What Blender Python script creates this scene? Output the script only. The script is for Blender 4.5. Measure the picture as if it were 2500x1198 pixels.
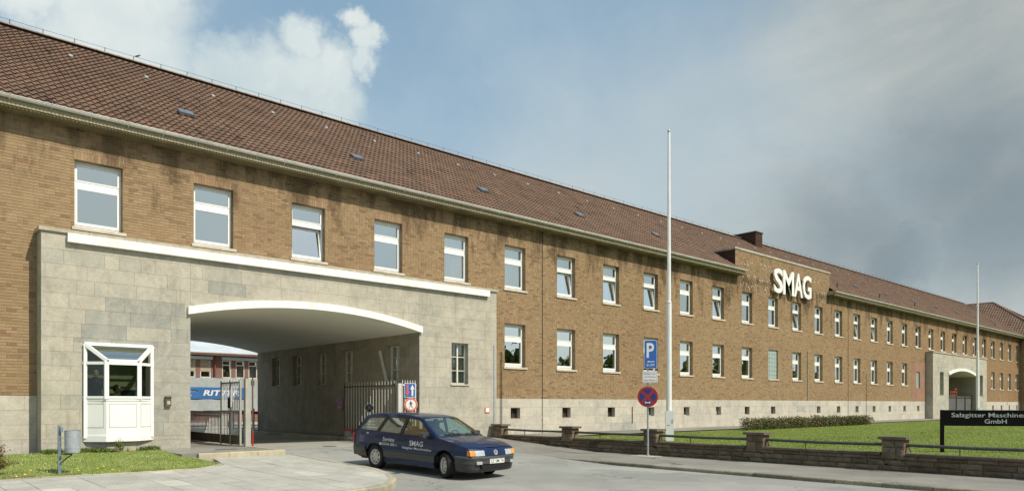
import bpy, bmesh, math, random
import numpy as np
from mathutils import Vector, Matrix
from mathutils.geometry import tessellate_polygon
random.seed(7); np.random.seed(7)
PI = math.pi
for o in list(bpy.data.objects): bpy.data.objects.remove(o)
SC = bpy.context.scene
COL = SC.collection

# ------------------------------------------------------------ camera
F = 1758.6                      # focal length in photo pixels
ANG = math.atan2(1945.0, F)     # facade direction relative to the axis
CS, SN = math.cos(ANG), math.sin(ANG)
CZ = 1.345
cam = bpy.data.objects.new('camera', bpy.data.cameras.new('camera'))
COL.objects.link(cam); SC.camera = cam
cam.location = (0, 0, CZ)
cam.rotation_euler = (PI/2, 0, -(PI/2 - ANG))
cam.data.sensor_width = 36; cam.data.lens = 36*F/2500
cam.data.shift_y = (985-599)/2500
cam.data.clip_end = 6000; cam.data.clip_start = 0.1

# ------------------------------------------------------------ light
SUNV = Vector((0.297, -1.0, 1.13)).normalized()
sun = bpy.data.objects.new('sun', bpy.data.lights.new('sun', 'SUN'))
COL.objects.link(sun)
sun.data.energy = 4.0; sun.data.angle = math.radians(0.53); sun.data.color = (1.0, 0.925, 0.80)
sun.rotation_euler = (-SUNV).to_track_quat('-Z', 'Y').to_euler()
SC.view_settings.view_transform = 'Standard'; SC.view_settings.look = 'None'
SC.view_settings.exposure = 0.30; SC.view_settings.gamma = 1.0
SC.view_settings.use_curve_mapping = False

def pixdir(x, y):
    u = (x-1250)/F; v = (985-y)/F
    return Vector((SN*u+CS, SN-CS*u, v)).normalized()

class NT:
    """small helper to write node trees"""
    def __init__(s, tree): s.t = tree; s.t.nodes.clear()
    def n(s, kind, **kw):
        nd = s.t.nodes.new(kind)
        ins = kw.pop('ins', {})
        for k, v in kw.items(): setattr(nd, k, v)
        for k, v in ins.items():
            if isinstance(v, bpy.types.NodeSocket): s.t.links.new(v, nd.inputs[k])
            else: nd.inputs[k].default_value = v
        return nd
    def l(s, a, b): s.t.links.new(a, b)
    def math(s, op, a, b=0.0, clamp=False):
        return s.n('ShaderNodeMath', operation=op, use_clamp=clamp, ins={0: a, 1: b}).outputs[0]
    def mapr(s, v, a, b, c=0.0, d=1.0, smooth=True):
        return s.n('ShaderNodeMapRange', interpolation_type='SMOOTHSTEP' if smooth else 'LINEAR', ins={0: v, 1: a, 2: b, 3: c, 4: d}).outputs[0]
    def noise(s, vec, scale, detail=4.0, rough=0.55, dist=0.0, out=0):
        return s.n('ShaderNodeTexNoise', ins={'Vector': vec, 'Scale': scale, 'Detail': detail, 'Roughness': rough, 'Distortion': dist}).outputs[out]
    def mix(s, f, a, b, blend='MIX'):
        m = s.n('ShaderNodeMix', data_type='RGBA', blend_type=blend)
        for i, v in ((0, f), (6, a), (7, b)):
            if isinstance(v, bpy.types.NodeSocket): s.t.links.new(v, m.inputs[i])
            else: m.inputs[i].default_value = v if not isinstance(v, tuple) or len(v) == 4 else (*v, 1)
        return m.outputs[2]
    def ramp(s, f, stops, mode='LINEAR'):
        r = s.n('ShaderNodeValToRGB', ins={0: f}); r.color_ramp.interpolation = mode
        e = r.color_ramp.elements
        while len(e) < len(stops): e.new(0.5)
        for el, (p, c) in zip(e, stops): el.position = p; el.color = (*c, 1)
        return r.outputs[0]

# ------------------------------------------------------------ world: Nishita sky with clouds
W = bpy.data.worlds.new('World'); SC.world = W; W.use_nodes = True
w = NT(W.node_tree)
sky = w.n('ShaderNodeTexSky', sky_type='NISHITA', sun_disc=False)
sky.sun_elevation = math.asin(SUNV.z); sky.sun_rotation = math.atan2(SUNV.x, SUNV.y)
sky.air_density = 1.3; sky.dust_density = 2.2; sky.ozone_density = 1.6
tc = w.n('ShaderNodeTexCoord').outputs['Generated']
nz = w.n('ShaderNodeTexNoise', ins={'Vector': tc, 'Scale': 6.0, 'Detail': 9.0, 'Roughness': 0.66}).outputs[1]
warp = w.n('ShaderNodeVectorMath', operation='MULTIPLY_ADD', ins={0: nz, 1: (.13, .13, .13), 2: tc}).outputs[0]
warp = w.n('ShaderNodeVectorMath', operation='SUBTRACT', ins={0: warp, 1: (.065, .065, .065)}).outputs[0]
def blobs(lst, vec, soft=.55):
    acc = None
    for (x, y, r) in lst:
        c = pixdir(x, y); rr = r/F*c.dot(Vector((CS, SN, 0)))
        d = w.n('ShaderNodeVectorMath', operation='DISTANCE', ins={0: vec, 1: tuple(c)}).outputs['Value']
        m = w.mapr(d, rr, rr*(1-soft))
        acc = m if acc is None else w.math('MAXIMUM', acc, m)
    return acc
m1 = blobs([(250, 40, 230), (360, 120, 150), (420, 190, 150), (560, 170, 100), (650, 170, 110), (720, 215, 130), (800, 190, 90),
            (850, 75, 42), (878, 120, 45), (880, 170, 50), (815, 270, 100), (640, 290, 170), (480, 260, 140), (30, -20, 120), (160, 150, 150), (740, 110, 75), (330, 20, 200)], warp, .62)
soft_n = w.noise(tc, 3.2, 6, .6)
vert = w.n('ShaderNodeSeparateXYZ', ins={0: tc}).outputs[2]
up = w.mapr(vert, -.02, .06)
# thick grey cloud bank towards the right
bank = blobs([(2550, 330, 1000), (2350, 30, 760), (2050, 650, 520)], warp, .85)
hz = w.math('MULTIPLY', blobs([(1700, 400, 480), (1450, 520, 420), (1950, 260, 420)], warp, .95), .60)
bankn = w.noise(w.n('ShaderNodeVectorMath', operation='MULTIPLY', ins={0: tc, 1: (1, 1, 2.4)}).outputs[0], 3.4, 9, .62, .5)
bankc = w.ramp(bankn, [(.30, (2.25, 2.7, 2.85)), (.47, (2.6, 2.98, 3.05)), (.62, (3.3, 3.5, 3.4)), (.8, (3.7, 3.8, 3.55))])
dk = blobs([(2080, 455, 270), (2280, 420, 280), (2440, 560, 280), (2200, 620, 150)], warp, .8)
bankc = w.mix(w.math('MULTIPLY', dk, .80), bankc, (1.55, 1.98, 2.25))
# broken cloud over the rest of the sky, thin
gen = w.mapr(w.noise(tc, 2.1, 7, .6, .4), .50, .74, 0, .85)
veil = w.math('ADD', w.mapr(soft_n, .35, .75, .0, .35), w.mapr(vert, .50, .08, 0, .55))
skyc = w.mix(veil, w.mix(.42, sky.outputs[0], (2.5, 4.0, 4.85)), (4.4, 5.1, 5.3))
inview = blobs([(1250, 300, 1500)], tc, .3)
gen = w.math('MULTIPLY', gen, w.math('SUBTRACT', 1.0, inview))
skyc = w.mix(gen, skyc, (5.4, 5.9, 5.9))
skyc = w.mix(w.math('MULTIPLY', bank, .93), skyc, bankc)
skyc = w.mix(hz, skyc, w.ramp(bankn, [(.3, (3.7, 4.25, 4.4)), (.7, (4.7, 4.95, 4.75))]))
cl = w.ramp(w.noise(warp, 5.0, 6, .6), [(.32, (4.1, 4.9, 5.1)), (.5, (5.0, 5.6, 5.6)), (.66, (5.9, 6.3, 6.1))])
skyc = w.mix(w.math('MULTIPLY', m1, .93), skyc, cl)
bg = w.n('ShaderNodeBackground', ins={0: skyc, 1: 0.11})
w.n('ShaderNodeOutputWorld', ins={0: bg.outputs[0]})
W.cycles.sampling_method = 'MANUAL'; W.cycles.sample_map_resolution = 512

# ------------------------------------------------------------ materials
MATS = {}
def principled(nt, col, rough=.7, spec=.3, metal=0.0, normal=None, **kw):
    ins = {'Base Color': col, 'Roughness': rough, 'Specular IOR Level': spec, 'Metallic': metal}
    if normal is not None: ins['Normal'] = normal
    ins.update(kw)
    b = nt.n('ShaderNodeBsdfPrincipled', ins=ins)
    nt.n('ShaderNodeOutputMaterial', ins={0: b.outputs[0]})
    return b
def newmat(name):
    m = bpy.data.materials.new(name); m.use_nodes = True; MATS[name] = m
    return m, NT(m.node_tree)
def wpos(nt): return nt.n('ShaderNodeNewGeometry').outputs['Position']
def opos(nt): return nt.n('ShaderNodeTexCoord').outputs['Object']
def scalev(nt, v, s): return nt.n('ShaderNodeVectorMath', operation='MULTIPLY', ins={0: v, 1: s}).outputs[0]
def c4(c): return (*c, 1)

def simple(name, a, b=None, scale=3.0, rough=.7, spec=.3, metal=0.0, bump=0.0, bscale=None, stretch=(1, 1, 1), obj=False, tint=None, coat=0.0, dirt=0.0, fine=.12):
    """two tone noise material; tint = (dark, light) factors driven by the 'tint' attribute of each piece"""
    m, nt = newmat(name)
    p = scalev(nt, opos(nt) if obj else wpos(nt), stretch)
    b = b or tuple(x*.82 for x in a)
    f = nt.mapr(nt.noise(p, scale, 6, .62), .33, .67)
    col = nt.mix(f, c4(a), c4(b))
    f2 = nt.mapr(nt.noise(p, scale*9, 4, .6), .3, .7, 1-fine, 1+fine*.8, False)
    col = nt.mix(1.0, col, nt.n('ShaderNodeCombineColor', ins={0: f2, 1: f2, 2: f2}).outputs[0], 'MULTIPLY')
    if tint:
        at = nt.n('ShaderNodeAttribute', attribute_name='tint').outputs['Fac']
        tcx = nt.ramp(at, tint)
        col = nt.mix(1.0, col, tcx, 'MULTIPLY')
    if dirt:
        d = nt.mapr(nt.noise(scalev(nt, p, (1, 1, .25)), 1.3, 7, .7), .52, .75, 0, dirt)
        col = nt.mix(d, col, (.035, .03, .022, 1))
    nrm = None
    if bump:
        nb = nt.noise(p, bscale or scale*12, 5, .65)
        nrm = nt.n('ShaderNodeBump', ins={'Strength': bump, 'Distance': .01, 'Height': nb}).outputs[0]
    principled(nt, col, rough, spec, metal, nrm, **({'Coat Weight': coat, 'Coat Roughness': .03} if coat else {}))
    return m

def brickmat(name, far=False, axis='X'):
    m, nt = newmat(name)
    p = wpos(nt)
    sx = nt.n('ShaderNodeSeparateXYZ', ins={0: p})
    stops = [(0.0, (.180, .118, .070)), (.12, (.228, .155, .088)), (.35, (.280, .194, .108)), (.62, (.310, .218, .122)), (.86, (.345, .248, .146)), (.93, (.298, .192, .115)), (1.0, (.25, .138, .088))]
    if far:
        v = nt.n('ShaderNodeCombineXYZ', ins={0: sx.outputs[0 if axis == 'X' else 1], 1: sx.outputs[2]}).outputs[0]
        br = nt.n('ShaderNodeTexBrick', offset=.5, ins={'Vector': v, 'Color1': (0, 0, 0, 1), 'Color2': (1, 1, 1, 1), 'Mortar': (0, 0, 0, 1), 'Scale': 1.0, 'Mortar Size': .006, 'Brick Width': .25, 'Row Height': .0833, 'Bias': 0.0})
        tint = nt.mapr(br.outputs[0], 0, 1, .1, .95, False)
        col = nt.ramp(tint, stops)
        col = nt.mix(br.outputs['Fac'], col, (.32, .26, .17, 1))
    else:
        tint = nt.n('ShaderNodeAttribute', attribute_name='tint').outputs['Fac']
        col = nt.ramp(tint, stops)
    fine = nt.mapr(nt.noise(p, 38, 4, .7), .25, .75, .80, 1.16, False)
    col = nt.mix(1.0, col, nt.n('ShaderNodeCombineColor', ins={0: fine, 1: fine, 2: fine}).outputs[0], 'MULTIPLY')
    # redder repairs and colour drift from bay to bay
    drift = nt.mapr(nt.noise(scalev(nt, p, (.12, .12, .3)), 1.0, 4, .6), .42, .66, 0, .45)
    col = nt.mix(drift, col, nt.mix(1.0, col, (.80, .74, .72, 1), 'MULTIPLY'))
    farred = nt.mapr(sx.outputs[0], 45, 100, 0, .42)
    col = nt.mix(farred, col, nt.mix(1.0, col, (.86, .70, .62, 1), 'MULTIPLY'))
    # soot: blotches and vertical streaks washed down the wall
    sv = scalev(nt, p, (1.0, 1.0, .32))
    s1 = nt.noise(sv, 1.25, 6, .66)
    hi = nt.math('ADD', nt.mapr(sx.outputs[2], 5.6, 9.0, -.10, .165, False), nt.mapr(sx.outputs[2], 9.15, 9.5, 0, -.16, False))
    st = nt.mapr(nt.math('ADD', s1, hi), .56, .74, 0, .72)
    s2 = nt.mapr(nt.noise(scalev(nt, p, (2.6, 2.6, .9)), 1.0, 6, .7), .60, .80, 0, .5)
    col = nt.mix(nt.math('MAXIMUM', st, s2), col, nt.mix(1.0, col, (.22, .20, .19, 1), 'MULTIPLY'))
    pal = nt.mapr(nt.noise(scalev(nt, p, (.7, .7, .5)), 1.0, 5, .6), .62, .78, 0, .25)
    col = nt.mix(pal, col, (.46, .38, .26, 1))
    nrm = nt.n('ShaderNodeBump', ins={'Strength': .35, 'Distance': .006, 'Height': nt.noise(p, 60, 4, .6)}).outputs[0]
    principled(nt, col, .88, .15, 0, nrm)
    return m

simple('dark_shade_brick', (.075, .042, .030), (.05, .03, .024), 2.5, .9, .1, bump=.8, bscale=20, stretch=(1, 1, 3), fine=.4)  # dark chimney brick; on the parapet sides the shade is put into this colour
brickmat('brick'); brickmat('brick_far', True, 'X'); brickmat('brick_side', True, 'Y')
simple('mortar', (.40, .33, .215), (.31, .25, .165), 1.5, .95, .1, bump=.4)
TONE = [(0, (.74, .785, .83)), (.12, (.90, .915, .92)), (.5, (1, .99, .97)), (.8, (1.03, 1.02, 1.0)), (1, (1.07, 1.05, 1.02))]
def stonemat(name, a, b, dirt=.35, streak=.5):
    m, nt = newmat(name)
    p = wpos(nt)
    f = nt.mapr(nt.noise(p, 1.1, 7, .66, .6), .32, .68)
    col = nt.mix(f, c4(a), c4(b))
    cloud = nt.mapr(nt.noise(p, 2.4, 8, .72, 1.4), .42, .68, 0, .75)
    col = nt.mix(cloud, col, c4(tuple(x*k for x, k in zip(a, (1.40, 1.37, 1.36)))))
    dk_ = nt.mapr(nt.noise(nt.n('ShaderNodeVectorMath', operation='ADD', ins={0: p, 1: (31, 7, 3)}).outputs[0], 1.5, 8, .7, .8), .50, .74, 0, .5)
    col = nt.mix(dk_, col, nt.mix(1.0, col, (.70, .70, .72, 1), 'MULTIPLY'))
    sp = nt.mapr(nt.noise(p, 26, 5, .7), .25, .75, .84, 1.14, False)
    col = nt.mix(1.0, col, nt.n('ShaderNodeCombineColor', ins={0: sp, 1: sp, 2: sp}).outputs[0], 'MULTIPLY')
    at = nt.n('ShaderNodeAttribute', attribute_name='tint').outputs['Fac']
    col = nt.mix(1.0, col, nt.ramp(at, TONE), 'MULTIPLY')
    st = nt.mapr(nt.noise(scalev(nt, p, (3.2, 3.2, .35)), 1.0, 7, .7), .52, .78, 0, streak)
    col = nt.mix(st, col, nt.mix(1.0, col, (.50, .46, .40, 1), 'MULTIPLY'))
    nrm = nt.n('ShaderNodeBump', ins={'Strength': .3, 'Distance': .004, 'Height': nt.noise(p, 70, 4, .6)}).outputs[0]
    principled(nt, col, .82, .2, 0, nrm)
stonemat('stone', (.335, .318, .262), (.435, .410, .335))
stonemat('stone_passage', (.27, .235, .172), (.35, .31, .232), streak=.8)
stonemat('plinth_stone', (.395, .372, .312), (.485, .458, .385), streak=.5)
simple('joint', (.24, .225, .18), (.19, .178, .14), 2, .95, .1)
simple('coping', (.45, .415, .33), (.34, .31, .24), 2.5, .85, .2, bump=.3)
simple('sill_stone', (.56, .51, .41), (.45, .40, .31), 3, .8, .2, bump=.2)
simple('white_plaster', (.80, .80, .74), (.74, .74, .68), 1.6, .7, .2, bump=.1, fine=.02, dirt=.22)
simple('white_paint', (.78, .79, .76), (.75, .76, .73), 2, .35, .5, fine=.01)
simple('ceiling_plaster', (.86, .84, .72), (.82, .80, .68), .5, .85, .1, bump=.1, fine=.02)
simple('old_frame', (.66, .64, .54), (.54, .51, .42), 5, .6, .3)
simple('gutter_zinc', (.70, .69, .64), (.58, .57, .53), 1.5, .6, .3)
simple('fascia_wood', (.37, .33, .215), (.28, .25, .16), 3, .7, .2, stretch=(3, 1, 1))
simple('soffit_paint', (.22, .19, .12), (.15, .125, .075), 1.5, .8, .1)
simple('roof_tile', (.198, .128, .088), (.156, .103, .073), .9, .8, .22, bump=.5, bscale=60,
       tint=[(0, (.42, .46, .45)), (.07, (.62, .62, .60)), (.16, (.82, .80, .80)), (.5, (1, 1, 1)), (.85, (1.10, 1.08, 1.05)), (1, (1.28, 1.15, 1.05))])
simple('roof_felt', (.03, .02, .016), None, 2, .9)
simple('ridge_tile', (.27, .19, .14), (.20, .145, .105), 2.5, .85, .15, bump=.4)
simple('dark_metal', (.055, .055, .055), None, 3, .5, .4)
simple('vent_metal', (.17, .20, .23), (.12, .145, .17), 4, .35, .6, metal=.3)
def roadmat(name, a, b, crack=.6):
    m, nt = newmat(name); p = wpos(nt)
    col = nt.mix(nt.mapr(nt.noise(p, .45, 6, .62, .5), .34, .66), c4(a), c4(b))
    # repair patches with their own tone, cut by wandering edges
    vp = nt.n('ShaderNodeVectorMath', operation='MULTIPLY_ADD', ins={0: nt.noise(p, 1.3, 3, .5, 0, 1), 1: (.5, .5, 0), 2: scalev(nt, p, (.33, .21, 0))}).outputs[0]
    vo = nt.n('ShaderNodeTexVoronoi', ins={'Vector': vp, 'Scale': 1.0}).outputs['Color']
    pv = nt.n('ShaderNodeSeparateColor', ins={0: vo}).outputs[0]
    pf = nt.mapr(pv, .0, 1.0, .90, 1.08, False)
    col = nt.mix(1.0, col, nt.n('ShaderNodeCombineColor', ins={0: pf, 1: pf, 2: pf}).outputs[0], 'MULTIPLY')
    cp = nt.n('ShaderNodeVectorMath', operation='MULTIPLY_ADD', ins={0: nt.noise(p, 2.2, 5, .65, 0, 1), 1: (.55, .55, 0), 2: scalev(nt, p, (.42, .30, 0))}).outputs[0]
    ed = nt.n('ShaderNodeTexVoronoi', feature='DISTANCE_TO_EDGE', ins={'Vector': cp, 'Scale': 1.0}).outputs['Distance']
    ck = nt.math('MULTIPLY', nt.mapr(ed, .012, .003), nt.mapr(nt.noise(p, .35, 4, .6), .46, .62, 0, crack))
    col = nt.mix(ck, col, (.06, .055, .045, 1))
    oil = nt.mapr(nt.noise(scalev(nt, p, (1.6, .5, 1)), 1.0, 7, .7), .60, .80, 0, .35)
    col = nt.mix(oil, col, nt.mix(1.0, col, (.55, .54, .52, 1), 'MULTIPLY'))
    pale = nt.mapr(nt.noise(scalev(nt, p, (.8, .8, 1)), 1.7, 7, .7, .8), .56, .76, 0, .35)
    col = nt.mix(pale, col, nt.mix(1.0, col, (1.3, 1.29, 1.25, 1), 'MULTIPLY'))
    gr = nt.mapr(nt.noise(p, 55, 4, .75), .25, .75, .84, 1.14, False)
    col = nt.mix(1.0, col, nt.n('ShaderNodeCombineColor', ins={0: gr, 1: gr, 2: gr}).outputs[0], 'MULTIPLY')
    hgt = nt.math('SUBTRACT', nt.noise(p, 110, 4, .7), nt.math('MULTIPLY', ck, 1.5))
    principled(nt, col, .9, .2, 0, nt.n('ShaderNodeBump', ins={'Strength': .5, 'Distance': .008, 'Height': hgt}).outputs[0])
roadmat('asphalt_road', (.290, .292, .268), (.240, .243, .222))
roadmat('asphalt_drive', (.345, .342, .300), (.29, .288, .25))
roadmat('asphalt_walk', (.245, .235, .205), (.185, .178, .155), .9)
simple('paving', (.41, .405, .36), (.34, .335, .295), 1.6, .88, .2, bump=.3, bscale=80,
       tint=[(0, (.88, .89, .90)), (.5, (1, 1, 1)), (.9, (1.03, 1.03, 1.02)), (1, (1.22, 1.21, 1.19))])
simple('paving_joint', (.23, .225, .19), None, 3, .95)
simple('kerb', (.44, .40, .30), (.34, .31, .23), 4, .9, .2, bump=.5, bscale=40, tint=[(0, (.75, .75, .74)), (1, (1.15, 1.13, 1.06))])
simple('kerb_old', (.30, .27, .21), (.20, .18, .135), 3, .9, .2, bump=.8, bscale=30, tint=[(0, (.7, .7, .68)), (1, (1.2, 1.18, 1.1))], fine=.3)
simple('yard', (.42, .415, .375), (.34, .335, .30), .4, .9, .2, bump=.2)
simple('ground', (.20, .19, .15), (.15, .16, .10), .1, .95)
simple('soil', (.25, .20, .13), (.17, .135, .085), 3, .95, .1, bump=.6)
simple('lawn', (.125, .170, .032), (.155, .195, .045), .5, .95, .1, bump=.4, bscale=50)
simple('grass_blade', (.130, .185, .034), (.165, .205, .048), .5, .8, .15, tint=[(0, (.75, .8, .8)), (.5, (1, 1, 1)), (1, (1.25, 1.15, 1.1))])
simple('lawn_dry', (.21, .27, .062), (.30, .32, .12), 1.2, .95, .1, bump=.8, bscale=50)
simple('grass_dry', (.20, .28, .065), (.30, .34, .12), 1.4, .8, .15, tint=[(0, (.7, .75, .75)), (.5, (1, 1, 1)), (.93, (1.2, 1.15, 1.2)), (1, (1.35, 1.25, 1.3))])
simple('leaf_green', (.060, .105, .018), (.10, .14, .03), 2, .7, .25, tint=[(0, (.5, .5, .5)), (.5, (1, 1, 1)), (1, (1.7, 1.3, 1.1))])
simple('leaf_red', (.10, .058, .022), (.085, .085, .022), 6, .7, .2, tint=[(0, (.5, .5, .5)), (.5, (1, 1, 1)), (1, (1.9, 1.3, 1.2))])
simple('hedge_leaf', (.100, .085, .026), (.060, .085, .018), 1.3, .75, .2, tint=[(0, (.35, .35, .35)), (.5, (.9, .9, .9)), (1, (1.7, 1.4, 1.2))])
simple('twig', (.10, .065, .035), None, 8, .9)
simple('petal_white', (.8, .8, .76), None, 5, .8)
simple('petal_yellow', (.75, .60, .03), None, 5, .8)
simple('wall_stone', (.195, .155, .108), (.125, .100, .070), 5, .92, .15, bump=1.0, bscale=26, tint=[(0, (.6, .58, .56)), (.6, (1, 1, 1)), (.9, (1.25, 1.2, 1.1)), (1, (1.55, 1.5, 1.4))])
simple('wall_mortar', (.080, .060, .042), (.12, .062, .040), 3, .95, .1, bump=.6)
simple('wall_coping', (.165, .135, .10), (.11, .09, .065), 3, .9, .2, bump=.6, bscale=30, tint=[(0, (.8, .8, .8)), (1, (1.2, 1.2, 1.15))])
simple('rail_metal', (.085, .085, .078), (.06, .055, .048), 6, .55, .4)
simple('gate_metal', (.38, .37, .325), (.31, .30, .255), 3, .55, .4)
simple('gate_light', (.55, .545, .50), (.46, .455, .41), 2, .6, .3)
simple('gate_brown', (.13, .105, .075), (.10, .08, .055), 3, .7, .2)
simple('galvanised', (.38, .42, .43), (.30, .34, .355), 8, .45, .5, metal=.25)
simple('bin_blue', (.16, .22, .25), (.12, .17, .20), 6, .5, .4)
simple('pole_white', (.74, .75, .73), (.68, .69, .67), 2, .4, .4, fine=.03)
simple('sign_blue', (.025, .115, .40), (.03, .13, .42), 3, .4, .5)
simple('sign_blue_dark', (.018, .045, .20), None, 3, .4, .5)
simple('sign_red', (.42, .022, .02), (.36, .018, .016), 3, .4, .5)
simple('sign_orange_red', (.75, .13, .06), None, 3, .4, .5)
simple('sign_white', (.74, .74, .70), (.72, .72, .68), 3, .4, .4, fine=.02)
simple('sign_grey_text', (.30, .29, .27), None, 3, .6)
simple('black_panel', (.006, .006, .006), None, 3, .7, .08)
simple('letter_grey', (.42, .43, .42), None, 3, .5)
simple('black', (.012, .012, .012), None, 3, .6)
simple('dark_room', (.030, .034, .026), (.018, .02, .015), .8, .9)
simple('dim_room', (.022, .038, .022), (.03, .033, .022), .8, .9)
simple('red_wall', (.215, .115, .092), (.18, .097, .08), 1, .85)
simple('sheet_roof', (.56, .60, .62), (.46, .50, .52), .5, .4, .4)
simple('blind', (.42, .36, .25), (.36, .30, .2), 2, .7)
simple('tarp', (.40, .43, .42), (.34, .37, .37), .4, .5, .4, bump=.2, bscale=2)
simple('tarp_blue', (.035, .135, .36), (.045, .155, .38), 1, .5, .4)
simple('chassis_red', (.20, .035, .022), (.10, .03, .022), 2, .7)
simple('rust', (.17, .075, .04), None, 5, .8)
simple('orange_paint', (.38, .09, .045), None, 3, .5)
simple('old_gate', (.115, .115, .11), (.09, .09, .085), 2, .7)
# car
def carpaint():
    m, nt = newmat('car_paint')
    p = opos(nt)
    nv = nt.mapr(nt.noise(p, 2.5, 5, .6), .3, .7)
    col = nt.mix(nv, (.004, .016, .062, 1), (.005, .020, .075, 1))
    d = nt.mapr(nt.noise(p, 7, 6, .7), .5, .8, 0, .10)
    col = nt.mix(d, col, (.06, .055, .045, 1))
    principled(nt, col, .35, .15, .35, **{'Coat Weight': .55, 'Coat Roughness': .03})
carpaint()
simple('car_plastic', (.060, .062, .060), (.045, .046, .044), 3, .5, .4, obj=True)
simple('car_black', (.012, .012, .012), None, 3, .5, .4, obj=True)
simple('tyre', (.022, .020, .018), (.035, .031, .026), 6, .85, .2, bump=.4, obj=True)
simple('rim', (.52, .52, .49), (.42, .42, .39), 5, .4, .5, metal=.5, obj=True)
simple('seat_cloth', (.045, .06, .085), None, 5, .9, obj=True)
simple('car_interior', (.035, .04, .045), None, 3, .8, obj=True)
simple('lamp_glass', (.72, .76, .78), (.50, .54, .56), 14, .12, .8, metal=.55, obj=True, coat=.8)
simple('lamp_amber', (.85, .30, .02), (.7, .22, .015), 14, .2, .6, obj=True, coat=.6)
simple('lamp_red', (.45, .02, .015), None, 14, .25, .6, obj=True)
simple('decal_white', (.62, .62, .58), None, 5, .5, obj=True)
simple('chrome', (.6, .6, .6), None, 3, .2, .5, metal=1.0, obj=True)
simple('skin', (.50, .29, .20), (.42, .23, .16), 10, .6, .3, obj=True)
simple('hair_dark', (.02, .016, .012), None, 10, .7, obj=True)
simple('shirt_blue', (.22, .32, .38), None, 10, .8, obj=True)
simple('shirt_dark', (.03, .04, .06), None, 10, .8, obj=True)
simple('tie_red', (.42, .06, .06), None, 10, .8, obj=True)
def glassmat(name, tintc, fac, f2=.9, rough=.01):
    m, nt = newmat(name)
    fr = nt.n('ShaderNodeFresnel', ins={0: 1.5}).outputs[0]
    k = nt.mapr(fr, 0, 1, fac, f2, False)
    p = wpos(nt)
    bmp = nt.n('ShaderNodeBump', ins={'Strength': .10, 'Distance': .02, 'Height': nt.noise(p, 1.1, 2, .5)}).outputs[0]
    g = nt.n('ShaderNodeBsdfGlossy', ins={'Color': (.86, .90, .89, 1), 'Roughness': rough, 'Normal': bmp})
    t = nt.n('ShaderNodeBsdfTransparent', ins={'Color': c4(tintc)})
    mx = nt.n('ShaderNodeMixShader', ins={0: k, 1: t.outputs[0], 2: g.outputs[0]})
    nt.n('ShaderNodeOutputMaterial', ins={0: mx.outputs[0]})
glassmat('window_glass', (.74, .80, .77), .60)
glassmat('old_glass', (.6, .65, .6), .16)
glassmat('booth_glass', (.42, .52, .43), .05, .55)
glassmat('car_glass', (.66, .80, .72), .22, .85)
simple('net_curtain', (.70, .72, .69), (.40, .43, .42), 1.2, .9, stretch=(6, 6, .5))
m, nt = newmat('glass_block')
p = wpos(nt)
principled(nt, nt.mix(nt.noise(p, 9, 4, .6), (.20, .27, .25, 1), (.42, .50, .47, 1)), .15, .6, 0, nt.n('ShaderNodeBump', ins={'Strength': .5, 'Distance': .02, 'Height': nt.noise(p, 14, 2, .5)}).outputs[0])

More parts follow.
